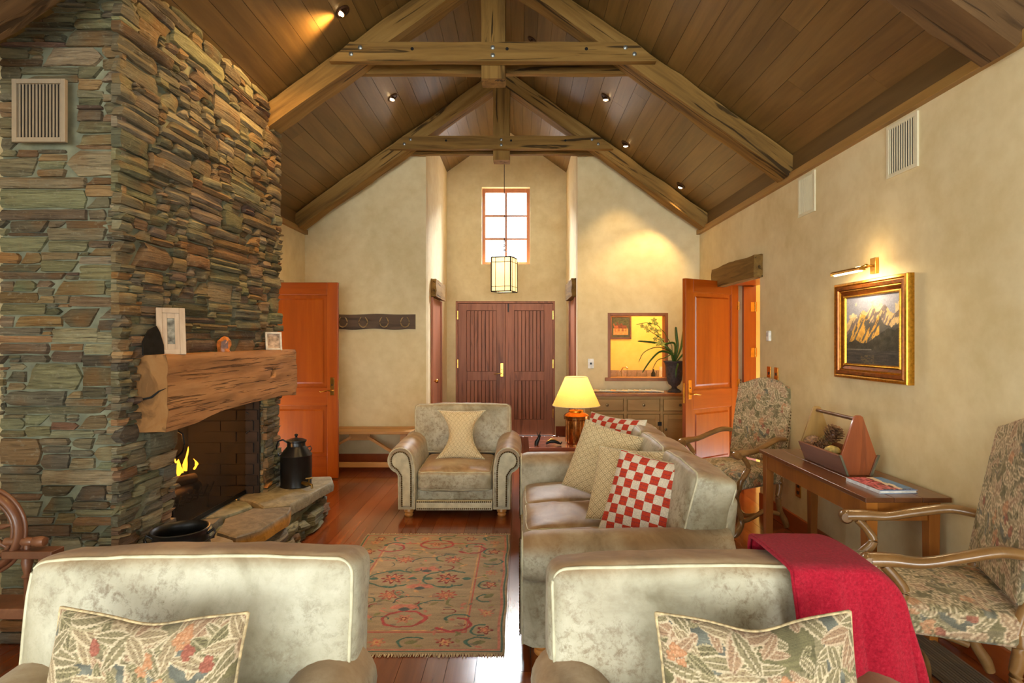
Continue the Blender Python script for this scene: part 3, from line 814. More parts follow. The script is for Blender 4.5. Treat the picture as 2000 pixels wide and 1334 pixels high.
for poly, c, th in slabs:
    n = len(poly); P = []
    for i in range(n):              # subdivide edges irregularly
        a = Vector(poly[i]); b = Vector(poly[(i+1) % n])
        for t in (0, .33, .66):
            q = a.lerp(b, t); P.append(q+Vector((noise.noise(Vector((q.x*20, q.y*20, 1))), noise.noise(Vector((q.x*20, q.y*20, 7)))))*.012)
    cen = sum(P, Vector((0, 0)))/len(P); m = len(P)
    vs = []; fs = []
    for lay, (f, z) in enumerate(((.99, HTOP-th), (1.0, HTOP-th*.45), (.985, HTOP-.006), (.95, HTOP+.002), (.55, HTOP+.003))):
        for i, q in enumerate(P):
            k = 1+.02*noise.noise(Vector((i*1.7, lay*3, th*50)))
            r = cen+(q-cen)*f*(k if lay in (0, 1) else 1)
            vs.append((r.x, r.y, z+.004*noise.noise(Vector((r.x*6, r.y*6, lay)))))
    vs.append((cen.x, cen.y, HTOP+.003))
    for l in range(4):
        for i in range(m): fs.append((l*m+i, l*m+(i+1) % m, (l+1)*m+(i+1) % m, (l+1)*m+i))
    for i in range(m): fs.append((4*m+i, 4*m+(i+1) % m, 5*m))
    fs.append(tuple(range(m))[::-1])
    mb = MB(); mb.add(vs, fs, tuple(lin(c))+(1,)); hrel(mb)
    o = mb.build('flagstone', m_slab, hearth, smooth=35, clean=True)
    if c == (122, 114, 100):
        col = np.tile(lin(c), (len(o.data.vertices), 1))
        co = np.array([v.co for v in o.data.vertices]); k = (co[:, 2]+hh0.z < HTOP-.008) & (co[:, 0]+hh0.x > -1.75)
        col[k] = lin((176, 128, 48)); at = o.data.color_attributes['Col']
        rgba = np.ones((len(col), 4), np.float32); rgba[:, :3] = col; at.data.foreach_set('color', rgba.ravel())
        o['label'] = 'flagstone with an ochre broken edge'

# mantel beam
def mantel():
    x0, x1, y0, y1, z0, z1 = -1.975, -1.805, 2.965, 4.68, 1.045, 1.42
    t = thing('mantel_beam', 'massive rough oak mantel beam above the fire opening', 'mantel', (x1, y0, z0))
    mb = MB(); ny, nz, nx = 60, 14, 6; H = z1-z0; W = x1-x0; Ln = y1-y0
    sec = [(0, j/nz) for j in range(nz)]+[(i/nx, 1) for i in range(nx)]+[(1, 1-j/nz) for j in range(nz)]+[(1-i/nx, 0) for i in range(nx)]
    vs = []; fs = []; m = len(sec)
    for i in range(ny+1):
        f = i/ny; y = f*Ln
        for (a, b) in sec:
            bot = .028*max(0, math.sin((f-.15)*3.4))*(1-b)-.03*(1-b)*(f < .35)*(.35-f)*2      # wavy underside
            j = noise.noise(Vector((y*2, a*1.3, b*5)))*.012+noise.noise(Vector((y*7, a*3, b*16)))*.008*(1 if a == 0 or True else 0)
            ro = 1-.05*(abs(b-.5)*2)**10
            X = -W+(1-a)*W*ro+j*(1-a); Z = b*H+bot+noise.noise(Vector((y*3, a*2, 4)))*.008
            yy = y+(noise.noise(Vector((a*4, b*6, 2)))*.015 if i in (0, ny) else 0)
            # mortice hole and lower split
            d = math.hypot((y-1.28)/.035, (b*H-.20)/.018)
            if a == 0 and d < 1: X -= .05
            vs.append((X, yy, Z))
    for i in range(ny):
        for k in range(m): fs.append((i*m+k, i*m+(k+1) % m, (i+1)*m+(k+1) % m, (i+1)*m+k))
    mb.add(vs, fs); mb.build('beam', m_mantel, t, smooth=45, clean=True)
    e = MB()
    e.add([vs[k] for k in range(m)], [tuple(range(m))]); e.v = [(v[0], v[1]-.0015, v[2]) for v in e.v]
    e.build('beam_end', m_mantel_end, t, clean=True)
    e = MB(); e.add([vs[ny*m+k] for k in range(m)], [tuple(range(m))[::-1]]); e.v = [(v[0], v[1]+.0015, v[2]) for v in e.v]; e.build('beam_end', m_mantel_end, t)
    ck = MB(); ck.tube([(-.165, -.004, .12), (-.12, -.006, .15), (-.08, -.006, .158), (-.04, -.006, .19), (-.004, -.005, .205)], [.003, .006, .006, .004, .001], 6); ck.build('end_crack', m_dark, t)
    return t
mantel()

# fire screen, logs, flames
SX = -2.095
t = thing('fire_screen', 'black wire mesh fire screen leaning in the fireplace opening', 'fire screen', (SX, 3.97, HTOP+.003))
y0, y1, zt_ = -.475, .475, .685
f = MB()
for a, b in (((0, y0, .006), (0, y1, .006)), ((0, y1, .006), (0, y1, zt_)), ((0, y1, zt_), (0, y0, zt_)), ((0, y0, zt_), (0, y0, .006))): f.bar(a, b, .012, .012, up=(1, 0, 0))
f.build('screen_frame', m_iron, t)
bx('bottom_strip', m_iron, t, -.004, .004, y0, y1, .012, .03)
bx('wire_mesh', m_mesh, t, -.001, .001, y0+.006, y1-.006, .03, zt_-.006)
for yy in (y0+.03, y1-.03):
    h = MB(); h.tube([(.006, yy, .62), (.035, yy+.01, .60), (.045, yy+.012, .54), (.035, yy+.01, .49), (.006, yy, .46)], .006, 8); h.build('handle', m_iron, t, smooth=60)
gr = thing('fire_grate', 'iron basket grate under the burning logs', 'grate', (-2.33, 3.92, HTOP-.02))
g = MB()
for i in range(7): g.tube([(-.14, -.24+i*.08, .10), (.10, -.24+i*.08, .10), (.13, -.24+i*.08, .18)], .007, 6)
g.build('bars', m_iron, gr, smooth=60)
for sx in (-.12, .10):
    for sy in (-.22, .22): MB().tube([(sx, sy, 0), (sx, sy, .1)], .009, 6).build('leg', m_iron, gr)
for i, (a, b, r, lb) in enumerate((((-2.42, 3.66, .46), (-2.38, 4.15, .47), .045, 'charred log lying at the back of the fire grate'),
                               ((-2.28, 3.68, .46), (-2.30, 4.12, .46), .04, 'charred log lying at the front of the fire grate'),
                               ((-2.38, 3.72, .55), (-2.28, 4.05, .53), .036, 'burning log resting across the other two logs'))):
    a = Vector(a); b = Vector(b); mb = MB(); pts = [Vector((0, 0, 0)).lerp(b-a, k/6)+Vector((noise.noise(Vector((k, i, 0))), 0, noise.noise(Vector((k, i, 5)))))*.012 for k in range(7)]
    mb.tube(pts, [r*(1+.12*noise.noise(Vector((k*2, i, 9)))) for k in range(7)], 9)
    o = mb.build('log', m_log, None, smooth=50); o.location = a; tag(o, lb, 'log', 'logs in the fire')
fl = thing('flames', 'small orange flames rising from the logs', 'fire', (-2.33, 3.9, .52))
for (dx, dy, h, r) in ((.02, -.20, .16, .020), (-.02, -.13, .09, .028), (.0, -.05, .23, .022), (.02, .0, .12, .028), (-.01, .08, .10, .030), (.0, .15, .17, .022), (.03, .19, .08, .020)):
    pts = []; rr = []
    for k in range(8):
        u = k/7; pts.append((dx+.010*math.sin(u*4+dy*30), dy+.014*math.sin(u*3.6+dx*90+dy*20), .06+u*h)); rr.append(r*(.45+2.2*u*(1-u)**1.5)*(1-u)**.5+.0008)
    MB().tube(pts, rr, 8, sy=.5).build('flame', m_flame, fl, smooth=80)
for k in range(7):
    e = MB(); e.ball((random.uniform(-.05, .06), random.uniform(-.2, .2), random.uniform(-.04, .03)), .008, 6); e.build('ember', m_ember, fl)
point('fire_glow', (-2.33, 3.86, .76), 40, (1, .42, .10), .06)

# things on the mantel
MZ = 1.421
def photo_frame(name, label, loc, rz, w, h, fw, mat, lean, inner, mount=None):
    t = thing(name, label, 'photo frame', loc, R(rz)); Mx = Matrix.Rotation(R(-lean), 4, 'X')
    f = MB(); d = .02
    f.box(-w/2, -w/2+fw, 0, d, 0, h, Mx); f.box(w/2-fw, w/2, 0, d, 0, h, Mx); f.box(-w/2+fw, w/2-fw, 0, d, 0, fw, Mx); f.box(-w/2+fw, w/2-fw, 0, d, h-fw, h, Mx)
    f.build('frame', mat, t, bevel=.002)
    if mount: 
        f2 = MB(); mw = mount
        f2.box(-w/2+fw, -w/2+fw+mw, .006, .012, fw, h-fw, Mx); f2.box(w/2-fw-mw, w/2-fw, .006, .012, fw, h-fw, Mx); f2.box(-w/2+fw+mw, w/2-fw-mw, .006, .012, fw, fw+mw*1.3, Mx); f2.box(-w/2+fw+mw, w/2-fw-mw, .006, .012, h-fw-mw*1.3, h-fw, Mx)
        f2.build('mount', m_frame_pale, t, bevel=.001)
    p = MB(); p.box(-w/2+fw, w/2-fw, .012, .015, fw, h-fw, Mx); p.build('photograph', inner, t)
    return t
m_photo1 = plain('faded_photograph', (120, 116, 104), .25, 0, .45, 24)
m_photo2 = plain('small_photograph', (160, 138, 118), .25, 0, .3, 30)
photo_frame('photo_frame', 'tall weathered wood photo frame leaning on the left of the mantel', (-1.845, 3.07, MZ), 38, .135, .255, .028, m_frame_pale, 12, m_photo1, .022)
photo_frame('photo_frame', 'small pale photo frame at the far right of the mantel', (-1.850, 4.36, MZ), 32, .115, .140, .014, plain('silvered_frame', (196, 190, 178), .4, .1), 14, m_photo2)
t = thing('iron_plate', 'black curved iron plate propped behind the tall photo frame', 'ornament', (-1.89, 3.0, MZ), R(70))
MB().prism([(-.07, 0), (.05, 0), (.055, .05), (.045, .12), (.03, .155), (-.02, .13), (-.06, .07)], 'y', -.004, .004, Matrix.Rotation(R(-12), 4, 'X')).build('plate', m_iron, t, bevel=.002)
t = thing('amber_stone', 'small polished amber brown stone standing on the mantel', 'stone', (-1.87, 3.66, MZ), R(35))
s = MB()
prf = [(.0, 0), (.038, 0), (.043, .015), (.036, .045), (.034, .07), (.022, .092), (.0, .10)]
s.lathe(prf, 11, None, 1, .65); s.v = [(v[0]+.022*noise.noise(Vector(v)*26)*(v[2] > .005), v[1]+.014*noise.noise(Vector(v)*26+Vector((3, 3, 3)))*(v[2] > .005), v[2]+.012*noise.noise(Vector(v)*30+Vector((9, 1, 3)))*(v[2] > .05)) for v in s.v]
s.build('body', plain('amber_rock', (176, 104, 48), .3, 0, .4, 22), t, smooth=30)
s = MB(); s.prism([(-.022, .022), (.020, .022), (.020, .066), (.004, .078), (-.02, .064)], 'y', -.026, -.022); s.build('polished_face', plain('banded_agate', (112, 72, 52), .5, 0, .25, 60), t)

# milk can
t = thing('milk_can', 'tall black milk can with lid and tap standing on the hearth', 'milk can', (-1.80, 4.66, HTOP+.004))
MB().lathe([(.0, 0), (.118, 0), (.121, .006), (.119, .012), (.120, .10), (.120, .243), (.123, .248), (.121, .253), (.072, .318), (.070, .322), (.070, .362)], 36).build('body', m_enamel, t, smooth=35)
MB().lathe([(.0, .352), (.078, .352), (.080, .358), (.078, .366), (.052, .376), (.012, .384), (.0, .385)], 30).build('lid', m_enamel, t, smooth=40)
MB().lathe([(.0, .384), (.010, .384), (.008, .396), (.015, .404), (.012, .414), (.0, .418)], 14).build('lid_knob', m_enamel, t, smooth=50)
MB().tube([(-.066, -.01, .345), (-.10, -.02, .372), (-.135, -.02, .36), (-.150, -.02, .32), (-.148, -.02, .275), (-.130, -.02, .245), (-.118, -.01, .235)], .007, 8).build('handle', m_enamel, t, smooth=60)
MB().tube([(.075, .03, .30), (.10, .04, .31), (.11, .04, .29), (.10, .035, .272)], .005, 8).build('handle', m_enamel, t, smooth=60)
tp = MB(); A = Vector((.085, -.085, .04)); D = Vector((1, -.55, 0)).normalized()
tp.tube([A, A+D*.05], .016, 12); tp.tube([A+D*.05, A+D*.09], .011, 12); tp.tube([A+D*.085, A+D*.10, A+D*.104+Vector((0, 0, -.03))], [.010, .010, .009], 10)
tp.build('tap', plain('tap_brass', (150, 130, 84), .35, 1), t, smooth=50)
th = MB(); B = A+D*.07; th.tube([B, B+Vector((0, 0, .045))], .006, 8); th.tube([B+Vector((0, 0, .045))-Vector((.022, .012, 0)), B+Vector((0, 0, .045))+Vector((.022, .012, 0))], .006, 8)
th.build('tap_handle', plain('tap_brass', (150, 130, 84), .35, 1), t, smooth=50)

# cast iron pot
t = thing('cast_iron_pot', 'black cast iron pot with a bail handle on the near hearth', 'pot', (-1.70, 2.90, HTOP+.003)); t.scale = (.93, .93, .96)
MB().lathe([(.0, .0), (.09, .0), (.125, .03), (.146, .085), (.148, .13), (.138, .18), (.128, .205), (.130, .215), (.142, .232), (.146, .238), (.142, .243), (.134, .240), (.122, .215), (.128, .19), (.138, .13), (.136, .085), (.115, .035), (.0, .012)], 40).build('body', m_iron, t, smooth=50)
ang = R(20)
def rp(x, y, z): return (x*math.cos(ang)-y*math.sin(ang), x*math.sin(ang)+y*math.cos(ang), z)
for s in (-1, 1):
    MB().tube([rp(s*.130, 0, .20), rp(s*.160, 0, .222), rp(s*.168, 0, .200), rp(s*.160, 0, .178), rp(s*.138, 0, .175)], .008, 8).build('lug', m_iron, t, smooth=60)
pts = [rp(.166*math.cos(a), -.166*abs(math.sin(a)), .205-.03*math.sin(a)) for a in np.linspace(0, PI, 17)]
MB().tube(pts, .0045, 8).build('bail_handle', m_iron, t, smooth=60)

# spinning wheel at the left edge
t = thing('spinning_wheel', 'dark turned wood spinning wheel at the left edge before the chimney', 'spinning wheel', (-2.20, 2.42, 0), R(0))
WC = Vector((-.05, 0, .70)); RR = .175
def ring_pts(r, y=0): return [WC+Vector((r*math.cos(a), y, r*math.sin(a))) for a in np.linspace(0, 2*PI, 40, endpoint=False)]
MB().tube(ring_pts(RR-.012), .030, 10, closed=True, sx=.55, sy=1.0, up=(0, 1, 0)).build('rim', m_wheel, t, smooth=60)
MB().tube(ring_pts(RR+.010, 0), .008, 8, closed=True, up=(0, 1, 0)).build('rim_edge', m_wheel, t, smooth=60)
MB().tube(ring_pts(RR-.045, 0), .008, 8, closed=True, up=(0, 1, 0)).build('rim_edge', m_wheel, t, smooth=60)
for k in range(8):
    a = 2*PI*k/8+.2; d = Vector((math.cos(a), 0, math.sin(a)))
    MB().tube([WC+d*s for s in (.03, .05, .07, .09, .11, .135)], [.008, .012, .009, .013, .008, .007], 8).build('spoke', m_wheel, t, smooth=60)
MB().lathe([(0, -.04), (.02, -.04), (.035, -.02), (.035, .02), (.02, .04), (0, .04)], 16, Matrix.Translation(WC) @ Matrix.Rotation(R(90), 4, 'X')).build('hub', m_wheel, t, smooth=50)
for s in (-1, 1):
    MB().tube([(-.05, s*.055, .40), (-.05, s*.055, .46), (-.05, s*.055, .50), (-.05, s*.055, .60), (-.05, s*.055, .71)], [.018, .012, .020, .014, .012], 10).build('upright', m_wheel, t, smooth=60)
MB().box(-.20, .30, -.07, .07, .36, .405, Matrix.Rotation(R(-0), 4, 'Y')).build('bench_block', m_wheel, t, bevel=.006)
M4 = Matrix.Translation((.05, .0, .655)) @ Matrix.Rotation(R(90), 4, 'Y')
MB().lathe([(0, 0), (.016, 0), (.017, .06), (.013, .065), (.018, .075), (.018, .11), (.015, .115), (.02, .12), (.022, .15), (.018, .165), (0, .168)], 16, M4).build('spindle', m_wheel, t, smooth=45)
MB().lathe([(0, 0), (.012, 0), (.012, .1), (.02, .11), (.012, .12), (.022, .17), (.012, .21), (.012, .255), (0, .256)], 14, Matrix.Translation((.14, 0, .40))).build('maiden', m_wheel, t, smooth=45)
MB().box(.06, .27, -.035, .035, .592, .625).build('mother_of_all', m_wheel, t, bevel=.005)
MB().box(.20, .24, -.02, .02, .40, .60).build('post', m_wheel, t, bevel=.004)
for (lx, ly) in ((-.16, -.06), (-.16, .06), (.24, .0)):
    MB().tube([(lx, ly, .37), (lx*1.15, ly*1.6, .2), (lx*1.3, ly*2.0, .0)], [.018, .013, .016], 10).build('leg', m_wheel, t, smooth=60)
# ================================================================== DOORS AND JOINERY
def handle_set(par, x, z, side, mat=m_brass, y=0.0, plate_h=.19):
    """lever handle on a back plate; faces -Y at y; lever points towards side"""
    p = bx('handle_plate', mat, par, x-.022, x+.022, y-.006, y, z-.05, z+plate_h-.05, bevel=.002)
    h = MB(); h.tube([(x, y-.004, z), (x, y-.045, z)], .009, 10); h.tube([(x, y-.043, z), (x+side*.03, y-.046, z+.004), (x+side*.07, y-.046, z-.003), (x+side*.105, y-.044, z-.010), (x+side*.12, y-.044, z-.004)], [.009, .008, .007, .006, .005], 10)
    h.build('lever', mat, p, smooth=50)
    k = MB(); k.lathe([(0, 0), (.007, 0), (.007, .004), (0, .004)], 10, Matrix.Translation((x, y-.006, z+.06)) @ Matrix.Rotation(R(90), 4, 'X')); k.build('keyhole', m_black, p)
    return p
def panel_door(name, label, loc, rz, w, h, hinge, mat, math_, th=.042, kind='structure', cat=None):
    """two panel leaf. local x 0..w from the hinge, faces -Y (front) and +Y (back)"""
    t = bpy.data.objects.new(name, None); C.objects.link(t); t.location = loc; t.rotation_euler = (0, 0, rz)
    t['kind'] = 'structure'
    if label: t['label'] = label
    st = .115; s = hinge
    def X(a): return a*s
    def B(nm, m_, x0, x1, z0, z1, d=0.0, bev=.003):
        a, b = sorted((X(x0), X(x1))); return bx(nm, m_, t, a, b, -th/2+d, th/2-d, z0, z1, bevel=bev)
    lr0, lr1 = .78, .97
    B('stile', mat, 0, st, 0, h); B('stile', mat, w-st, w, 0, h)
    B('rail', math_, st, w-st, 0, .22); B('rail', math_, st, w-st, lr0, lr1); B('rail', math_, st, w-st, h-.13, h)
    for z0, z1 in ((.22, lr0), (lr1, h-.13)):
        p = B('panel', mat, st, w-st, z0, z1, .014, 0)
        a, b = sorted((X(st+.05), X(w-st-.05)))
        q = MB()
        for sy in (-1, 1):
            y_ = sy*(th/2-.014); yy = sy*(th/2-.005)
            x0_, x1_ = sorted((X(st+.012), X(w-st-.012)))
            P = [(x0_+.03, y_, z0+.042), (x1_-.03, y_, z0+.042), (x1_-.03, y_, z1-.042), (x0_+.03, y_, z1-.042)]
            Q = [(a, yy, z0+.06), (b, yy, z0+.06), (b, yy, z1-.06), (a, yy, z1-.06)]
            q.add(P+Q, [(0, 1, 5, 4), (1, 2, 6, 5), (2, 3, 7, 6), (3, 0, 4, 7), (4, 5, 6, 7)] if sy < 0 else [(4, 5, 1, 0), (5, 6, 2, 1), (6, 7, 3, 2), (7, 4, 0, 3), (7, 6, 5, 4)])
        q.build('raised_field', mat, p)
        # thin moulding round the recess
        mo = MB()
        for sy in (-1, 1):
            y_ = sy*(th/2-.011)
            x0_, x1_ = sorted((X(st), X(w-st)))
            for (p0, p1) in (((x0_+.005, y_, z0), (x0_+.005, y_, z1)), ((x1_-.005, y_, z0), (x1_-.005, y_, z1)), ((x0_, y_, z0+.005), (x1_, y_, z0+.005)), ((x0_, y_, z1-.005), (x1_, y_, z1-.005))): mo.bar(p0, p1, .010, .010, up=(0, 1, 0))
        mo.build('moulding', mat, p)
    handle_set(t, X(w-.06), .94, -s, m_brass, -th/2)
    bx('latch_plate', m_brass, t, *sorted((X(w-.001), X(w+.0015))), -.011, .011, .85, 1.05)
    for z in (.25, 1.02, 1.85):
        b = MB(); b.lathe([(0, -.045), (.008, -.045), (.008, .045), (0, .045)], 10, Matrix.Translation((X(-.008), -th/2, z))); b.box(*sorted((X(0), X(.03))), -th/2-.002, -th/2, z-.04, z+.04); b.build('hinge', m_brass, t, smooth=40)
    return t
# left door: swung out from the left wall, beyond the chimney
panel_door('door_1', 'open orange timber door on the left beyond the chimney', (-2.765, 6.225, .012), 0, .815, 2.10, 1, m_honey, m_honey_h)
# right door: swung into the room
dv = Vector((1.645-2.345, 5.79-6.25)); panel_door('door_2', 'open orange timber door on the right beside the sideboard', (2.345, 6.25, .012), math.atan2(-dv.y, -dv.x), dv.length, 2.10, -1, m_honey, m_honey_h)
# right doorway: lining, far leaf edge, hinges and closed outer side
tag(bx('trim_5', m_honey, None, XR+.27, XR+.415, DY1-.022, DY1, 0, DH-.02, bevel=.002), kind='structure')
tag(bx('trim_6', m_honey, None, XR+.02, XR+.40, DY0, DY0+.022, 0, DH, bevel=.002), kind='structure')
tag(bx('trim_7', m_honey_h, None, XR+.02, XR+.40, DY0+.022, DY1-.022, DH-.022, DH, bevel=.002), kind='structure')
# outer leaf hinged to the far lining, standing open
t = bpy.data.objects.new('door_3', None); C.objects.link(t); t.location = (XR+.265, DY1-.045, 0); t['kind'] = 'structure'
bx('leaf', m_honey, t, 0, .125, -.02, .02, .01, DH-.03, bevel=.003)
for z in (.35, 1.36, 1.85):
    b = MB(); b.lathe([(0, -.05), (.011, -.05), (.011, .05), (0, .05)], 10, Matrix.Translation((.125, -.028, z))); b.box(.075, .125, -.023, -.02, z-.05, z+.05); b.build('hinge', m_brass, t, smooth=40)
tag(bx('wall_passage', m_plaster_warm, None, XR+.42, XR+1.6, DY1+.02, DY1+.14, 0, 2.6), kind='structure')
tag(bx('wall_passage_end', m_plaster_warm, None, XR+1.55, XR+1.65, 4.6, DY1+.02, 0, 2.6), kind='structure')
tag(bx('wall_passage_near', m_plaster_warm, None, XR+.42, XR+1.6, 4.6, 4.7, 0, 2.6), kind='structure')
tag(bx('ceiling_passage', m_plaster, None, XR+.4, XR+1.65, 4.6, DY1+.14, 2.6, 2.66), kind='structure')
tag(bx('wall_side_room_end', m_plaster_warm, None, XL-1.5, XL-1.4, 4.6, 6.9, 0, 2.6), kind='structure')
tag(bx('wall_side_room_near', m_plaster_warm, None, XL-1.5, XL-.3, 4.6, 4.7, 0, 2.6), kind='structure')
tag(bx('wall_side_room_far', m_plaster_warm, None, XL-1.5, XL-.3, 6.8, 6.9, 0, 2.6), kind='structure')
tag(bx('ceiling_side_room', m_plaster, None, XL-1.5, XL-.3, 4.6, 6.9, 2.6, 2.66), kind='structure')
point('passage_lamp', (XR+1.0, 5.4, 2.3), 9, (1, .8, .5), .1)
# rough lintel over the doorway
def lintel(name, label, p, q, w, h, mat=m_beam, up=(0, 0, 1)):
    p = Vector(p); t = thing(name, label, 'lintel', p)
    beam_obj('beam', mat, t, (0, 0, 0), Vector(q)-p, w, h, up=up, seg=16, amp=.007); return t
lintel('timber_lintel', 'rough old timber lintel over the right hand doorway', (XR-.03, 5.10, 2.15), (XR-.03, 6.22, 2.15), .10, .205)
lintel('timber_lintel', 'rough timber lintel on the left side wall of the entrance', (FX0+.015, 7.36, 2.16), (FX0+.015, 8.25, 2.16), .11, .23)
lintel('timber_lintel', 'rough timber lintel on the right side wall of the entrance', (FX1-.015, 7.32, 2.16), (FX1-.015, 8.25, 2.16), .11, .23)
for nm, xx, s in (('door_4', FX0, 1), ('door_5', FX1, -1)):
    t = bpy.data.objects.new(nm, None); C.objects.link(t); t.location = (xx, 7.80, 0); t['kind'] = 'structure'
    f = MB()
    for y_ in (-.40, .40): f.box(*sorted((0, s*.03)), y_-.035, y_+.035, 0, 2.04)
    f.build('frame', m_entry, t, bevel=.003)
    bx('leaf', m_entry, t, *sorted((-s*.0, s*.012)), -.365, .365, .01, 2.03)
    b = MB(); b.ball((s*.055, -.30, .96), .026, 10); b.tube([(0, -.30, .96), (s*.05, -.30, .96)], .009, 8); b.build('knob', m_brass, t, smooth=70)
tag(bx('entrance_light_stop', m_dark, None, EX0+.02, EX1-.02, 9.11, 9.14, -.02, EZ1+.03), kind='structure')  # unseen dark sheet added behind the doors to stop daylight leaking through gaps
# entrance double doors: frame, two boarded leaves
t6 = bpy.data.objects.new('door_6', None); C.objects.link(t6); t6.location = (0, 9.06, 0); t6['kind'] = 'structure'
f = MB(); f.box(EX0, EX0+.03, -.04, .06, 0, EZ1); f.box(EX1-.03, EX1, -.04, .06, 0, EZ1); f.box(EX0+.03, EX1-.03, -.04, .06, EZ1-.03, EZ1); f.build('door_frame', m_entry, t6, bevel=.003)
mid = (EX0+EX1)/2
for nm, a, b in (('left_leaf', EX0+.033, mid-.002), ('right_leaf', mid+.002, EX1-.033)):
    st = .135; leaf = MB(); Y0, Y1 = -.03, .03; H = EZ1-.035
    leaf.box(a, a+st, Y0, Y1, .01, H); leaf.box(b-st, b, Y0, Y1, .01, H); leaf.box(a+st, b-st, Y0, Y1, .01, .25); leaf.box(a+st, b-st, Y0, Y1, .86, 1.0); leaf.box(a+st, b-st, Y0, Y1, H-.11, H)
    lf = leaf.build('leaf', m_entry, t6, bevel=.003)
    bk = bx('backing', m_dark, lf, a+st, b-st, .01, .02, .25, H-.11)
    nb = 8; pw = (b-a-2*st)/nb
    for z0, z1 in ((.25, .86), (1.0, H-.11)):
        for i in range(nb):
            bx('board', m_entry, lf, a+st+i*pw+.003, a+st+(i+1)*pw-.003, -.012+.002*(i % 2), .01, z0+.002, z1-.002, bevel=.003)
handle_set(t6, mid-.055, .97, -1, m_brass, -.03, .21)
bx('flush_bolt', m_iron, t6, mid+.035, mid+.055, -.04, -.03, EZ1-.17, EZ1-.04, bevel=.002)
for xx, s in ((EX0+.03, 1), (EX1-.03, -1)):
    for z in (.35, 1.12, 1.88): bx('hinge', m_brass, t6, xx-.01, xx+.01, -.046, -.03, z-.07, z+.07, bevel=.003)

# hatch frame and the room behind it
t = bpy.data.objects.new('window_2', None); C.objects.link(t); t.location = (0, YF, 0); t['kind'] = 'structure'
m_hatch = wood('hatch_frame_timber', [(.25, (118, 66, 34)), (.5, (150, 92, 52)), (.75, (168, 110, 68))], (14, 14, 1.6), .45, .05)
f = MB(); f.box(HX0, HX0+.035, .0, .15, HZ0, HZ1); f.box(HX1-.035, HX1, .0, .15, HZ0, HZ1); f.box(HX0+.035, HX1-.035, .0, .15, HZ1-.035, HZ1); f.build('frame', m_hatch, t, bevel=.003)
bx('sill', m_hatch, t, HX0-.035, HX1+.035, -.05, .16, HZ0-.035, HZ0+.004, bevel=.005)
HB = 8.2
mb = MB(); mb.box(.95, 3.0, HB, HB+.1, 0, 2.5); mb.box(2.95, 3.05, YF+.16, HB, 0, 2.5); wall('wall_bar', mb, m_plaster_warm)
mb = MB(); mb.box(.88, 3.05, YF+.16, HB+.1, 2.5, 2.56); wall('ceiling_bar', mb, m_plaster_warm)
mb = MB(); mb.box(.876, .95, YF+.16, HB+.1, 0, 2.5); wall('wall_bar_left', mb, m_plaster_warm)
point('bar_room_lamp', (1.7, 7.6, 2.3), 26, (1, .76, .40), .12)
t = thing('bar_counter', 'stone bar counter seen through the hatch', 'counter', (.955, 7.62, 0))
bx('cabinet', m_sideboard, t, 0.0, 1.98, .02, .57, 0, .92, bevel=.003); bx('worktop', plain('speckled_worktop', (150, 120, 92), .3, 0, .2, 60), t, 0.0, 1.98, 0, .57, .92, .955, bevel=.003)
for i in range(14):
    b = bx('splash_tile', plain('splash_tile_%d' % i, random.choice(((150, 128, 108), (164, 140, 118), (138, 116, 98))), .4, 0, .12, 40) if i < 3 else bpy.data.materials['splash_tile_%d' % (i % 3)], t, .002+i*.14, .138+i*.14, .555, .57, .957, 1.065, bevel=.002)
t = thing('bar_tap', 'chrome mixer tap on the bar counter seen through the hatch', 'tap', (1.41, 8.02, .955))
m = MB(); m.tube([(0, 0, 0), (0, 0, .12), (.02, -.02, .16), (.06, -.04, .165), (.08, -.05, .14)], .010, 10); m.tube([(-.03, 0, .10), (.0, 0, .115)], .006, 8); m.build('tap_body', plain('chrome', (210, 210, 205), .12, 1), t, smooth=60)
t = thing('paper_roll', 'white roll standing on the bar counter beside a dark bottle', 'roll', (1.965, 7.95, .955))
MB().lathe([(.018, 0), (.048, 0), (.048, .17), (.018, .17), (.018, 0)], 20).build('roll', m_white, t, smooth=40)
t = thing('dark_bottle', 'small dark bottle beside the white roll in the hatch', 'bottle', (1.83, 7.92, .955))
MB().lathe([(0, 0), (.030, 0), (.032, .01), (.032, .08), (.012, .11), (.012, .14), (0, .14)], 16).build('bottle', m_enamel, t, smooth=40)
# horse picture in that room
def raster_mesh(name, mat, parent, W, H, nx, ny, fn, M=None, flip=False):
    """flat printed picture: colours from fn(u, v) arrays (0..1), u right, v up, in sRGB 0-255; lies in XZ facing -Y"""
    u, v = np.meshgrid(np.linspace(0, 1, nx), np.linspace(0, 1, ny))
    col = lin(fn(u.ravel(), v.ravel()))
    P = np.stack([(u.ravel()-.5)*W, np.zeros(u.size), (v.ravel()-.5)*H], 1)
    idx = np.arange(nx*ny).reshape(ny, nx)
    F = np.stack([idx[:-1, :-1].ravel(), idx[:-1, 1:].ravel(), idx[1:, 1:].ravel(), idx[1:, :-1].ravel()], 1)
    me = bpy.data.meshes.new(name); me.from_pydata(P.tolist(), [], F.tolist()); set_col(me, col)
    if M: me.transform(M)
    return finish(me, name, mat, parent)
_rs = np.random.RandomState(4)
_perm = _rs.rand(256, 256)
def vn(x, y):                              # value noise on arrays
    xi = np.floor(x).astype(int); yi = np.floor(y).astype(int); fx = x-xi; fy = y-yi
    fx = fx*fx*(3-2*fx); fy = fy*fy*(3-2*fy); g = lambda a, b: _perm[a % 256, b % 256]
    return (g(xi, yi)*(1-fx)+g(xi+1, yi)*fx)*(1-fy)+(g(xi, yi+1)*(1-fx)+g(xi+1, yi+1)*fx)*fy
def fbm(x, y, o=4):
    s = 0; a = .5; n = 0
    for k in range(o): s = s+a*vn(x*2**k+k*17, y*2**k+k*31); n += a; a *= .5
    return s/n
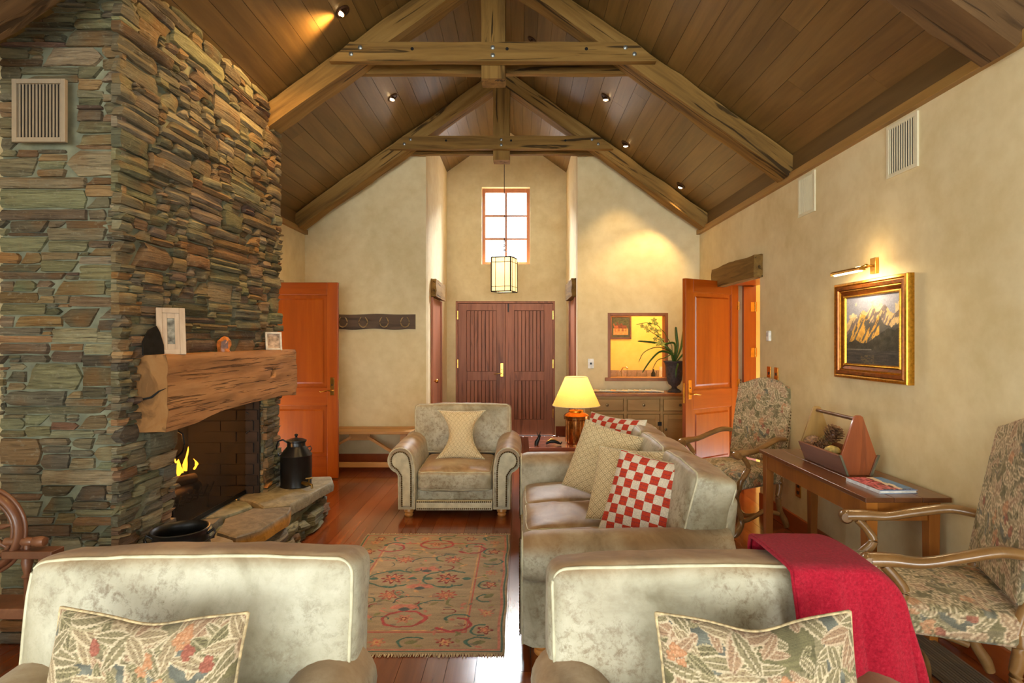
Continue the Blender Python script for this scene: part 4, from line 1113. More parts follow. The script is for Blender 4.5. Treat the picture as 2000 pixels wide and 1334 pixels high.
def horses(u, v):
    c = np.zeros((u.size, 3)); g = fbm(u*12, v*30)
    c[:] = np.where((v > .42)[:, None], np.array([[44, 48, 30]])+np.outer(g, [50, 50, 30]), np.array([[150, 110, 60]])+np.outer(g, [60, 50, 30]))
    def put(mask, col): c[mask] = np.array(col)+(g[mask][:, None]-.5)*40
    for (x, y, s, col) in ((.22, .50, 1.0, (150, 84, 36)), (.50, .55, 1.15, (96, 52, 26)), (.76, .50, 1.0, (112, 60, 30))):
        put(((u-x)/(.17*s))**2+((v-y)/(.11*s))**2 < 1, col)
        for lx in (-.11, -.07, .07, .11): put((abs(u-x-lx*s) < .014) & (v < y) & (v > y-.28*s), col)
        put(abs((u-x+.13*s)*.8+(v-y-.12*s)*.55) < .035, col) if False else None
        put(((u-x+.15*s+(v-y-.08)*.4)/.05)**2+((v-y-.12*s)/.12)**2 < 1, col)
        put(((u-x+.22*s)/.07)**2+((v-y-.20*s)/.035)**2 < 1, col)
    return c
t = thing('horse_picture', 'dark framed picture of brown horses seen through the hatch', 'picture', (1.43, HB, 1.67))
f = MB(); W2, H2 = .30, .33; fw = .022
f.box(-W2/2, -W2/2+fw, -.02, 0, -H2/2, H2/2); f.box(W2/2-fw, W2/2, -.02, 0, -H2/2, H2/2); f.box(-W2/2+fw, W2/2-fw, -.02, 0, -H2/2, -H2/2+fw); f.box(-W2/2+fw, W2/2-fw, -.02, 0, H2/2-fw, H2/2)
f.build('frame', m_wheel, t, bevel=.002)
bx('mount', plain('grey_green_mount', (70, 72, 60), .7), t, -W2/2+fw, W2/2-fw, -.010, -.004, -H2/2+fw, H2/2-fw)
raster_mesh('print', m_print, t, .21, .22, 70, 70, horses, Matrix.Translation((0, -.0115, .005)))

# coat rack with horseshoes
t = thing('horseshoe_rack', 'dark weathered board with iron horseshoes on the far left wall', 'coat rack', (-1.86, YF, 1.71))
b = MB(); seg = 30; vs = []; fs = []
for i in range(seg+1):
    x_ = -.64+1.26*i/seg; e = .012*noise.noise(Vector((x_*4, 0, 0)))
    for (y_, z_) in ((-.022, -.088+e), (-.0, -.088+e), (-.0, .088+.012*noise.noise(Vector((x_*3, 5, 0)))), (-.022, .088+.012*noise.noise(Vector((x_*3, 5, 0))))): vs.append((x_, y_, z_))
for i in range(seg):
    for k in range(4): fs.append((i*4+k, i*4+(k+1) % 4, (i+1)*4+(k+1) % 4, (i+1)*4+k))
fs.append((3, 2, 1, 0)); fs.append(tuple(seg*4+k for k in range(4)))
b.add(vs, fs); b.build('board', m_board, t, clean=True)
for px in (631, 671, 710.5, 751, 792):
    x_ = (px-VX)*YF/FPX+1.86
    h = MB(); pts = []
    for a in np.linspace(R(-62), R(242), 17): pts.append((x_+.052*math.cos(a)*(1 if math.sin(a) > -.2 else .93), -.030, -.002+.062*math.sin(a)*-1))
    h.tube(pts, [.007]+[.0115]*15+[.007], 8, sx=1.25, sy=.6); h.build('horseshoe', plain('rusty_iron', (176, 150, 108), .5, .2, .3, 30) if px < 640 else bpy.data.materials['rusty_iron'], t, smooth=60)

# bench
t = thing('wooden_bench', 'light pine bench with braced trestle legs against the far left wall', 'bench', (-1.80, 6.66, 0))
bx('seat_board', m_bench, t, -.66, .60, -.19, -.003, .437, .470, bevel=.004); bx('seat_board', m_bench, t, -.66, .60, .003, .19, .437, .470, bevel=.004)
for s in (-.55, .49):
    b = MB()
    b.bar((s, -.13, .437), (s, -.19, 0), .05, .07, up=(1, 0, 0)); b.bar((s, .13, .437), (s, .17, 0), .05, .07, up=(1, 0, 0)); b.build('trestle_legs', m_bench, t, bevel=.003)
    bx('cross_batten', m_bench, t, s-.025, s+.025, -.15, .15, .39, .437, bevel=.003)
br = MB(); br.bar((-.10, -.11, .40), (-.52, -.13, .16), .028, .055, up=(0, 1, 0)); br.build('brace', m_bench, t, bevel=.003)
br = MB(); br.bar((.08, -.11, .40), (.48, -.13, .16), .028, .055, up=(0, 1, 0)); br.build('brace', m_bench, t, bevel=.003)
bx('brace_block', m_bench, t, -.13, .11, -.125, -.095, .36, .436, bevel=.003)
bx('stretcher', m_bench, t, -.60, .54, -.155, -.115, .06, .115, bevel=.004)

# switches, sensor, socket
def plate(name, label, loc, rz, w, h, mat, inner=None, n=1, d=.009, cat='switch'):
    t = thing(name, label, cat, loc, rz); bx('plate', mat, t, -w/2, w/2, -d, 0, -h/2, h/2, bevel=.002)
    for k in range(n):
        z = (k-(n-1)/2)*h*.42
        bx('rocker' if cat == 'switch' else 'socket_inset', inner or m_black, t, -w*.18, w*.18, -d-.003, -d, z-h*.10, z+h*.10, bevel=.001)
    return t
plate('light_switch', 'white light switch on the far wall left of the hatch', (.847, YF, 1.213), 0, .07, .115, m_white)
plate('light_switch', 'cream light switch on the entrance right side wall', (FX1, 8.45, 1.20), R(-90), .07, .115, m_white)
plate('light_switch', 'brass light switch right of the door, the farther of two', (XR, 4.96, 1.21), R(-90), .07, .115, m_brass)
plate('light_switch', 'brass light switch right of the door, the nearer of two', (XR, 4.82, 1.21), R(-90), .07, .115, m_brass)
t = thing('wall_sensor', 'small white rounded thermostat above the brass switches', 'thermostat', (XR, 4.95, 1.53), R(-90))
bx('body', m_white, t, -.03, .03, -.026, 0, -.045, .045, bevel=.009); bx('dial_face', plain('sensor_grey', (196, 198, 198), .3), t, -.017, .017, -.028, -.024, -.005, .03, bevel=.002)
plate('power_socket', 'brass power socket low on the right wall under the console table', (XR, 4.44, .35), R(-90), .075, .12, m_brass, n=2, cat='socket')
# floor grille by the skirting
t = thing('floor_grille', 'ribbed wooden floor grille along the right skirting', 'floor grille', (1.955, 2.6, 0))
m_rib = wood('grey_rib_timber', [(.25, (88, 74, 58)), (.5, (122, 104, 84)), (.75, (142, 124, 104))], (20, 1.5, 20), .45, .1)
bx('tray', m_dark, t, -.11, .11, -.5, .5, .0006, .002)
for i in range(13): bx('slat', m_rib, t, -.108+i*.0168, -.108+i*.0168+.011, -.5, .5, .002, .009)
# ================================================================== SOFT FURNISHING HELPERS
def axis_pts(half, r, n):
    e = [half-r+r*s for s in (0, .35, .65, .87, 1)] if r > 0 else [half]
    inner = list(np.linspace(-(half-r), half-r, n+1))
    return np.array([-q for q in e[::-1]][:-1]+inner+e[1:]) if r > 0 else np.linspace(-half, half, n+1)
def rbox_mesh(w, d, h, r, n=(10, 10, 6), deform=None):
    """rounded box centred on the origin, one continuous skin. returns verts (N,3), faces, flat normals"""
    half = np.array([w/2, d/2, h/2]); A = [axis_pts(half[i], r, n[i]) for i in range(3)]
    V = []; F = []
    for ax in range(3):
        i, j = (ax+1) % 3, (ax+2) % 3
        for s in (-1, 1):
            gi, gj = np.meshgrid(A[i], A[j], indexing='ij'); P = np.zeros((gi.size, 3)); P[:, i] = gi.ravel(); P[:, j] = gj.ravel(); P[:, ax] = s*half[ax]
            b = sum(len(v) for v in V); ni, nj = gi.shape; idx = np.arange(ni*nj).reshape(ni, nj)+b
            f = np.stack([idx[:-1, :-1].ravel(), idx[1:, :-1].ravel(), idx[1:, 1:].ravel(), idx[:-1, 1:].ravel()], 1)
            if s < 0: f = f[:, ::-1]
            V.append(P); F.append(f)
    V = np.concatenate(V); F = np.concatenate(F)
    key = np.round(V*1e5).astype(np.int64); _, first, inv = np.unique(key, axis=0, return_index=True, return_inverse=True)
    V = V[first]; F = inv.reshape(-1)[F]
    inner = np.clip(V, -(half-r), half-r); dlt = V-inner; ln = np.linalg.norm(dlt, axis=1); ln[ln == 0] = 1
    N = dlt/ln[:, None]; P = inner+N*r
    if deform is not None: P = deform(P, half)
    return P, F, N
def np_mesh(name, P, F, mat, parent, col=None, uv=None, smooth=True, solid=0):
    me = bpy.data.meshes.new(name); me.from_pydata(P.tolist(), [], F.tolist())
    if col is not None: set_col(me, col)
    if uv is not None:
        l = me.uv_layers.new(name='UVMap'); li = np.empty(len(me.loops), np.int32); me.loops.foreach_get('vertex_index', li)
        l.data.foreach_set('uv', uv[li].astype(np.float32).ravel())
    o = finish(me, name, mat, parent, 180 if smooth else None)
    return o
def xf(P, M):
    M = np.array(M); return P @ M[:3, :3].T+M[:3, 3]
def nz3(P, s, seed=0.0, amp=1.0):
    """cheap smooth 3d noise -1..1"""
    x, y, z = (P*s).T
    return amp*(2*(fbm(x+z*.7+seed, y+z*.4+seed*1.7, 3))-1)
def wear(N, P, lo=.25, hi=.95, seed=0):
    """worn brown leather where the upholstery faces up (tops of cushions and arms get rubbed)"""
    t = np.clip((N[:, 2]-lo)/(hi-lo), 0, 1)
    k = np.clip(t*(.85+.5*nz3(P, 5, seed))+.28*np.clip(nz3(P, 3, seed+7), 0, 1), 0, 1)
    return np.repeat(k[:, None], 3, 1)
def rounded_loop(w, d, r, z, n=6, plane='xy'):
    pts = []
    for (cx_, cy_, a0) in ((w/2-r, d/2-r, 0), (-w/2+r, d/2-r, 90), (-w/2+r, -d/2+r, 180), (w/2-r, -d/2+r, 270)):
        for k in range(n+1):
            a = R(a0+90*k/n); pts.append((cx_+r*math.cos(a), cy_+r*math.sin(a)))
    # add points along the straight runs
    out = []
    m = len(pts)
    for i in range(m):
        p, q = np.array(pts[i]), np.array(pts[(i+1) % m]); L_ = np.linalg.norm(q-p); k = max(1, int(L_/.05))
        for j in range(k): out.append(p+(q-p)*j/k)
    out = np.array(out)
    if plane == 'xy': return np.c_[out, np.full(len(out), z)]
    return np.c_[out[:, 0], np.full(len(out), z), out[:, 1]]
def cushion(name, parent, w, d, h, M, mat=None, r=.035, bulge=(.0, .0, .03), n=(14, 12, 5), seed=0, pipe=None, wr=.004, wearlo=.25, amt=1.0, extra=None, pipe_plane='xy'):
    """upholstered box cushion with crowned faces, creases, piping round both edges"""
    def dfm(P, half):
        q = P/half; P = P.copy()
        for ax in range(3):
            i, j = (ax+1) % 3, (ax+2) % 3
            P[:, ax] += np.sign(q[:, ax])*bulge[ax]*np.clip(1-q[:, i]**2, 0, 1)**.7*np.clip(1-q[:, j]**2, 0, 1)**.7*(np.abs(q[:, ax])**2)
        if extra is not None: P = extra(P, half, q)
        P += (nz3(P, 6, seed)*wr*1.6+nz3(P, 16, seed+3)*wr*.6)[:, None]*np.sign(q)*.7
        return P
    P, F, N = rbox_mesh(w, d, h, r, n, dfm)
    Mn = np.array(M)[:3, :3]; Nw = N @ Mn.T
    col = wear(Nw, P, wearlo, .95, seed)*amt
    o = np_mesh(name, xf(P, M), F, mat or m_leather, parent, col)
    if pipe:
        half = np.array([w/2, d/2, h/2]); c45 = .7071
        for s in (-1, 1):
            if pipe_plane == 'xy': L_ = rounded_loop(w-2*r+2*r*c45, d-2*r+2*r*c45, r*1.0, s*(h/2-r+r*c45))
            else: L_ = rounded_loop(w-2*r+2*r*c45, h-2*r+2*r*c45, r*1.0, s*(d/2-r+r*c45), plane='xz')
            L_ = dfm(L_, half); L_ = xf(L_, M)
            mb = MB(); mb.tube([tuple(p) for p in L_], pipe, 6, closed=True, up=(.3, .2, 1)); mb.build('piping', m_piping, o, smooth=80)
    return o
def pillow(name, label, mat, loc, rz, tilt, w, h, th=.13, pinch=(.05, .07), n=44, roll=0, colfn=None, group=None, chop=0.0, uvs=1.0, pipe=None, pipemat=None):
    """knife edged scatter cushion. local: XZ plane, faces -Y, base at z=0"""
    t = thing(name, label, 'cushion', loc, 0, group)
    t.rotation_euler = (Matrix.Rotation(R(rz), 4, 'Z') @ Matrix.Rotation(R(-tilt), 4, 'X') @ Matrix.Rotation(R(roll), 4, 'Y')).to_euler()
    g = np.sin(np.linspace(-PI/2, PI/2, n+1)); g = .55*g+.45*np.linspace(-1, 1, n+1)
    u, v = np.meshgrid(g, g, indexing='ij'); u = u.ravel(); v = v.ravel()
    x = w/2*u*(1-pinch[0]*(1-v**2)); z = h/2*v*(1-pinch[1]*(1-u**2))
    if chop: z = z-np.clip(v, 0, 1)**1.2*chop*h*np.exp(-(u/.38)**2)
    prof = (np.clip(1-u**2, 0, 1)**.45*np.clip(1-v**2, 0, 1)**.45)
    P2 = np.stack([u*3, v*3, u*0], 1)
    wr = 1+.10*nz3(P2, 1.2, loc[0]*7)+.05*nz3(P2, 3.5, loc[0]*3)
    y = -th/2*prof*wr-.0015
    Pf = np.stack([x, y, z+h/2], 1); Pb = np.stack([x, -y*.85, z+h/2], 1)
    idx = np.arange((n+1)**2).reshape(n+1, n+1); f = np.stack([idx[:-1, :-1].ravel(), idx[1:, :-1].ravel(), idx[1:, 1:].ravel(), idx[:-1, 1:].ravel()], 1)
    P = np.concatenate([Pf, Pb]); F = np.concatenate([f, f[:, ::-1]+(n+1)**2])
    # side skirt
    ring = np.concatenate([idx[:, 0], idx[-1, 1:], idx[-2::-1, -1], idx[0, -2:0:-1]]); m = len(ring); k = (n+1)**2
    sk = np.array([(ring[(i+1) % m], ring[i], ring[i]+k, ring[(i+1) % m]+k) for i in range(m)]); F = np.concatenate([F, sk])
    uv = np.stack([(u+1)/2*uvs, (v+1)/2*uvs*h/w], 1); uv2 = np.concatenate([uv, uv+.03])
    col = None
    if colfn is not None: col = colfn(uv2[:, 0], uv2[:, 1])
    np_mesh('cover', P, F, mat, t, col, uv2)
    mb = MB(); rp_ = Pf[ring]; rp_[:, 1] = 0
    mb.tube([tuple(p) for p in rp_[::1 if n < 60 else 3]], pipe or .004, 6, closed=True, up=(0, 1, 0)); mb.build('piping', pipemat or m_piping, t, smooth=80)
    return t
# ------------------------------------------------------------------ woven patterns
def tapestry(N=720, seed=1):
    rs = np.random.RandomState(seed)
    yy, xx = np.mgrid[0:N, 0:N]/N
    def tn(x, y, k):                     # tileable value noise
        g = rs.rand(k, k); X = x*k; Y = y*k; xi = X.astype(int) % k; yi = Y.astype(int) % k; fx = X-np.floor(X); fy = Y-np.floor(Y)
        fx = fx*fx*(3-2*fx); fy = fy*fy*(3-2*fy)
        return (g[yi, xi]*(1-fx)+g[yi, (xi+1) % k]*fx)*(1-fy)+(g[(yi+1) % k, xi]*(1-fx)+g[(yi+1) % k, (xi+1) % k]*fx)*fy
    base = tn(xx, yy, 9); b2 = tn(xx, yy, 30)
    img = np.zeros((N, N, 3)); img[:] = (132, 120, 88)
    img = img*(1-.35*(b2[..., None]-.5))
    m = base > .60; img[m] = np.array((106, 108, 98))*(1+.3*(b2[m][:, None]-.5))
    m = base < .30; img[m] = np.array((116, 108, 72))*(1+.3*(b2[m][:, None]-.5))
    pal = [((206, 184, 148), (166, 144, 108), (130, 100, 74)), ((200, 172, 140), (168, 132, 100), (138, 98, 76)), ((206, 186, 152), (144, 130, 94), (112, 98, 68)), ((176, 160, 122), (126, 116, 80), (90, 80, 56))]
    def leaf(cx, cy, L_, W_, a, p):
        rr = int(L_*.62*N)+3; c0, r0 = int(cx*N), int(cy*N)
        ys = np.arange(r0-rr, r0+rr); xs = np.arange(c0-rr, c0+rr); Y, X = np.meshgrid(ys, xs, indexing='ij')
        dx = (X/N-cx); dy = (Y/N-cy); s = (dx*math.cos(a)+dy*math.sin(a))/L_; q = (-dx*math.sin(a)+dy*math.cos(a))/W_
        q = q-.25*(s*s-.1)*p[3]
        env = np.clip(.25-s*s, 0, 1)**.62*2.0*(1-.45*s)*.55
        d = np.abs(q)/np.maximum(env, 1e-6); inside = (np.abs(s) < .5) & (d < 1)
        if p[4]:                             # serrated edge
            d = d*(1+.08*np.sin(s*52)); inside = (np.abs(s) < .5) & (d < 1)
        c = np.zeros(s.shape+(3,)); c[:] = p[1]
        vein = (np.abs(np.sin((s*1.0-np.abs(q)*.9)*20)) < .26); c[vein] = p[2]
        c[d > .72] = p[0]; c[(np.abs(q) < .035)] = p[0]
        yi = ys % N; xi = xs % N; sub = img[np.ix_(yi, xi)]; sub[inside] = c[inside]; img[np.ix_(yi, xi)] = sub
    for k in range(260):
        p = pal[rs.randint(4)]; L_ = rs.uniform(.08, .18); leaf(rs.rand(), rs.rand(), L_, L_*rs.uniform(.36, .5), rs.rand()*6.28, p+(rs.uniform(-1, 1), rs.rand() < .5))
    def flower(cx, cy, R_, c1, c2):
        for k in range(26):
            a = rs.rand()*6.28; d = R_*rs.rand()**.5; x, y = cx+d*math.cos(a), cy+d*math.sin(a)*1.4; r = .010*rs.uniform(.7, 1.3)
            rr = int(r*N)+2; ys = np.arange(int(y*N)-rr, int(y*N)+rr); xs = np.arange(int(x*N)-rr, int(x*N)+rr); Y, X = np.meshgrid(ys, xs, indexing='ij')
            D = np.hypot(X/N-x, Y/N-y)/r; sub = img[np.ix_(ys % N, xs % N)]; sub[D < 1] = c1; sub[(D < .55)] = c2; img[np.ix_(ys % N, xs % N)] = sub
    for k in range(9): flower(rs.rand(), rs.rand(), .03, (190, 124, 82), (206, 148, 106))
    for k in range(5): flower(rs.rand(), rs.rand(), .018, (160, 84, 66), (180, 100, 80))
    cl = [(rs.rand(), rs.rand()) for _ in range(8)]
    for (x, y) in cl:                       # big leaf clusters
        for k in range(6):
            a = k*1.05+rs.uniform(-.2, .2); L_ = rs.uniform(.13, .19); leaf(x+.07*math.cos(a), y+.07*math.sin(a), L_, L_*.46, a, pal[rs.randint(3)]+(rs.uniform(-.8, .8), rs.rand() < .5))
    weave = 1+.05*np.sin(yy*N*1.6)
    return np.clip(img*weave[..., None], 0, 255)
TAP = tapestry()
def tap_fn(scale=1.0, ou=0.0, ov=0.0, bright=1.0, desat=0.0):
    N_ = TAP.shape[0]
    def fn(u, v):
        x = ((u*scale+ou) % 1.0)*N_; y = ((v*scale+ov) % 1.0)*N_
        c = TAP[y.astype(int) % N_, x.astype(int) % N_]
        if desat: g = c.mean(1, keepdims=True)*np.array([[1.06, 1.0, .86]]); c = c*(1-desat)+g*desat
        return lin(np.clip(c*bright, 0, 255))
    return fn

# ================================================================== ARMCHAIR AND SOFA
def arm_profile(off=0.0, rise=0.0, n=16):
    """scroll arm section in (x outward, z); off insets it"""
    pts = [(.0+off, .07+off)]
    cx_, cz_, r = .130, .487+rise, .115-off
    pts.append((.0+off, .40+rise)); pts.append((.006+off, .45+rise))
    for a in np.linspace(R(172), R(-72), n): pts.append((cx_+r*math.cos(a), cz_+r*math.sin(a)))
    pts.append((.158-off, .36+rise)); pts.append((.155-off, .07+off))
    return pts
def scroll_arm(parent, xin, s, y0, y1, seed=0):
    """xin inner face, s=+1 right (outward +x)"""
    NY = 22; rings = []; secs = []
    for i in range(NY+1):
        f = i/NY; y = y0+(y1-y0)*f; rise = .018*f
        off = .012*(1-min(1, f/.05))**2
        pr = arm_profile(off, rise, 18); rings.append([(xin+s*x, y, z) for x, z in pr])
    P = np.array([p for r in rings for p in r]); m = len(rings[0]); F = []
    for i in range(NY):
        for k in range(m):
            a, b, c, d = i*m+k, i*m+(k+1) % m, (i+1)*m+(k+1) % m, (i+1)*m+k
            F.append((a, b, c, d) if s < 0 else (d, c, b, a))
    P[:, 2] += nz3(P, 7, seed)*.003; P[:, 0] += nz3(P, 6, seed+2)*.004
    z = P[:, 2]; xx = np.abs(P[:, 0]-xin)
    nrm = np.stack([np.zeros(len(P)), np.zeros(len(P)), np.clip((z-.50)/.07, 0, 1)], 1)
    col = wear(nrm, P, .1, .9, seed)
    me = bpy.data.meshes.new('arm'); me.from_pydata(P.tolist(), [], F+[tuple(range(m)) if s > 0 else tuple(range(m))[::-1], tuple(NY*m+k for k in range(m))[::-1] if s > 0 else tuple(NY*m+k for k in range(m))])
    set_col(me, col); o = finish(me, 'arm', m_leather, parent, 50)
    # scroll panel, nails, edge piping
    pr = arm_profile(.040, 0, 18); mb = MB()
    pr = [(xin+s*x, z) for x, z in pr]
    mb.prism(pr if s > 0 else pr[::-1], 'y', y0-.012, y0+.004); mb.build('scroll_panel', m_panel, o, bevel=.004, clean=True)
    ed = arm_profile(.010, 0, 18); mb = MB(); mb.tube([(xin+s*x, y0-.002, z) for x, z in ed], .004, 6, closed=True, up=(0, 1, 0)); mb.build('edge_piping', m_piping, o, smooth=80)
    L_ = [Vector((x, y0-.012, z)) for x, z in pr[1:]]; nails = MB(); acc = 0; L_.insert(0, Vector((pr[0][0], y0-.012, pr[0][1])))
    for a, b in zip(L_[:-1], L_[1:]):
        d = (b-a).length; t_ = -acc
        while t_ < d:
            if t_ >= 0:
                q = a.lerp(b, t_/d); nails.lathe([(.0075, 0), (.0062, .004), (.003, .006), (0, .0066)], 7, Matrix.Translation(q) @ Matrix.Rotation(R(90), 4, 'X'))
            t_ += .0155
        acc = d-(t_-.0155)
    q = nails.build('nailheads', m_nail, o, smooth=60); q['kind'] = 'stuff'
    return o
def club_seat(name, label, cat, loc, rz, W, nseat, back_w=None, D=.98, group=None, back_top=.85, lean=10, pillowless=True, seed=0):
    t = thing(name, label, cat, loc, rz, group)
    xi = W/2-.245; y0 = -D/2; y1 = D/2-(.19 if nseat == 1 else .05)
    scroll_arm(t, xi, 1, y0, y1, seed); scroll_arm(t, -xi, -1, y0, y1, seed+5)
    iw = 2*xi
    # frame under the seat and back frame
    P, F, N = rbox_mesh(iw+.02, D-.16, .165, .02, (8, 8, 3)); P[:, 2] += .1525; P[:, 1] += -.005
    base = np_mesh('seat_base', P, F, m_leather, t, wear(N*.3, P, .2, .9, seed))
    bx('front_rail', m_panel, base, -xi-.0, xi+.0, y0-.004, y0+.03, .07, .15, bevel=.006)
    nl = MB()
    for z in (.084, .142):
        k = 0; x = -xi+.012
        while x < xi-.01:
            nl.lathe([(.0075, 0), (.0062, .004), (.003, .006), (0, .0066)], 7, Matrix.Translation((x, y0-.004, z)) @ Matrix.Rotation(R(90), 4, 'X')); x += .0165
    q = nl.build('nailheads', m_nail, base, smooth=60); q['kind'] = 'stuff'
    # back frame
    def dfb(P, half):
        P = P.copy(); q = P/half; P[:, 1] += np.clip(q[:, 2], -1, 1)*.035; return P
    P, F, N = rbox_mesh(W-.22, .10, .68, .04, (12, 3, 10), dfb); P[:, 2] += .42; P[:, 1] += D/2-.075
    np_mesh('back_frame', P, F, m_leather, t, wear(N, P, .3, .95, seed+2))
    # seat cushions
    cw = iw/nseat
    for i in range(nseat):
        x = -xi+cw*(i+.5)
        cushion('seat_cushion', t, cw-.006, D-.30, .165, Matrix.Translation((x, y0+.02+(D-.30)/2, .315)) @ Matrix.Rotation(R(1.5), 4, 'X'), r=.04, bulge=(.0, .012, .042), seed=seed+i*3, pipe=.0045, wr=.006, n=(16, 16, 5))
    bwid = back_w or (W-.20); nb = nseat; bw_ = bwid/nb
    for i in range(nb):
        x = -bwid/2+bw_*(i+.5)
        hgt = back_top-.385
        def ex(P, half, q):
            P[:, 2] += .012*(1-q[:, 0]**2)*np.clip(q[:, 2], 0, 1)
            low = np.clip(-q[:, 2]-.15, 0, 1); 
            return P
        cushion('back_cushion', t, bw_-.006, .205, hgt, Matrix.Translation((x, D/2-(.185 if nseat == 1 else .15), .40+hgt/2)) @ Matrix.Rotation(R(-lean), 4, 'X'), r=.042, bulge=(.006, .030, .006), seed=seed+20+i*3, pipe=.0055, pipe_plane='xz', wr=.006, n=(22, 6, 14), wearlo=.35, extra=ex)
    for sx in (-1, 1):
        for sy in (-1, 1):
            MB().lathe([(0, 0), (.030, 0), (.037, .010), (.037, .020), (.031, .027), (.040, .036), (.041, .048), (.034, .058), (.034, .072), (0, .072)], 20, Matrix.Translation((sx*(W/2-.17), sy*(D/2-.09)+(.0 if sy > 0 else .0), 0))).build('bun_foot', m_foot, t, smooth=45)
    return t
club_seat('armchair', 'distressed leather club armchair facing the room at the far end of the rug', 'armchair', (-.548, 5.33, 0), 0, 1.13, 1, seed=1)
club_seat('armchair', 'cropped pale leather armchair in the left foreground with a floral cushion', 'armchair', (-.925, 1.40, 0), R(1.0), 1.02, 1, back_w=.93, seed=31, back_top=.852)
club_seat('armchair', 'cropped pale leather armchair in the right foreground under the red throw', 'armchair', (.545, 1.40, 0), 0, 1.02, 1, back_w=.93, seed=51, back_top=.826)
club_seat('sofa', 'three seat distressed leather sofa side on at the right of the rug', 'sofa', (.52, 3.655, 0), R(-90), 2.12, 3, seed=71, back_top=.845, lean=14, D=1.01)

pillow('lozenge_cushion', 'cream lozenge cushion with a pinched waist on the far armchair', m_diamond, (-.535, 5.20, .425), 0, 16, .44, .44, .16, (.52, .05), uvs=1.0)
pillow('tapestry_cushion', 'leaf tapestry cushion on the left foreground armchair', m_tap, (-.905, 1.31, .41), 0, 14, .46, .44, .15, (.05, .08), n=170, roll=1.5, colfn=tap_fn(.78, .13, .22, .92, .22), chop=.035, pipe=.005, pipemat=plain('tapestry_piping', (176, 156, 118), .8, 0, .25, 60))
pillow('tapestry_cushion', 'leaf tapestry cushion on the right foreground armchair beside the red throw', m_tap, (.575, 1.31, .405), 0, 14, .475, .44, .15, (.05, .09), n=170, roll=-.5, colfn=tap_fn(.78, .55, .61, .92, .22), chop=.055, pipe=.005, pipemat=bpy.data.materials['tapestry_piping'])
# sofa cushions
pillow('check_cushion', 'red and white check cushion nearest on the sofa', m_check, (.62, 2.97, .455), -34, 25, .49, .45, .19, (.05, .06), roll=6)
pillow('lozenge_cushion', 'cream lozenge cushion tucked behind the near check cushion', m_diamond, (.57, 3.27, .455), -40, 26, .46, .44, .15, (.05, .06), roll=-3)
pillow('lozenge_cushion', 'cream lozenge cushion in front of the far check cushion on the sofa', m_diamond, (.47, 3.86, .455), -36, 22, .47, .48, .17, (.05, .06), roll=11)
pillow('check_cushion', 'red and white check cushion at the far end of the sofa', m_check, (.60, 4.24, .46), -44, 22, .50, .50, .16, (.05, .09), roll=2)

# red throw over the right foreground armchair
def throw():
    t = thing('red_throw', 'bright red wool throw draped over the back of the right foreground armchair', 'throw', (.545, 1.40, 0))
    ns, nv = 60, 110
    P = np.zeros((nv+1, ns+1, 3))
    for a in range(ns+1):
        s = a/ns
        # outline across: flat along the top, then rolling off the right corner and hanging
        if s < .52: x = .20+s/.52*.20; drop = 0; k = 0
        else:
            k = (s-.52)/.48
            if k < .45: an = k/.45*R(84); x = .40+.105*math.sin(an); drop = .11*(1-math.cos(an))
            else: x = .505+(k-.45)*.11; drop = .11+(k-.45)*.62
        zt_s = .874-drop
        for b in range(nv+1):
            v = b/nv
            # path from low front, up over the back cushion, down behind
            z0 = .36
            if v < .45: f = v/.45; z = z0+(zt_s-.03-z0)*f; y = .165+(z-.62)*.176
            elif v < .62:
                f = (v-.45)/.17; an = f*PI; yf = .165+(zt_s-.03-.62)*.176; yb = .455
                y = (yf+yb)/2-(yb-yf)/2*math.cos(an); z = zt_s-.03+.03*math.sin(an)**.35
            else: f = (v-.62)/.38; y = .455+.02*f; z = zt_s-.03-(zt_s-.03-z0-.1)*f
            fold = .010*math.sin(s*23+v*3)*min(1, abs(v-.53)*3)+.006*math.sin(s*47+1)*min(1, abs(v-.53)*2)
            xx = x+.05*max(0, .45-v)+.02*max(0, .40-v)*(s)
            side = max(0, k-.40)
            P[b, a] = (xx+fold*.4, y-(.022+fold)*(1 if v < .5 else -1), z)
    Pn = P.reshape(-1, 3); Pn += (nz3(Pn, 9, 3)*.004)[:, None]
    idx = np.arange((nv+1)*(ns+1)).reshape(nv+1, ns+1); F = np.stack([idx[:-1, :-1].ravel(), idx[:-1, 1:].ravel(), idx[1:, 1:].ravel(), idx[1:, :-1].ravel()], 1)
    o = np_mesh('cloth', Pn, F, m_wool, t)
    so = o.modifiers.new('solid', 'SOLIDIFY'); so.thickness = .009; so.offset = 1
    su = o.modifiers.new('sub', 'SUBSURF'); su.levels = 1; su.render_levels = 1
    h = MB(); e = [tuple(P[b, 0]) for b in range(0, nv+1, 3)]; h.tube(e, .006, 6); h.build('bound_edge', m_wool, t, smooth=80)
    return t
throw()

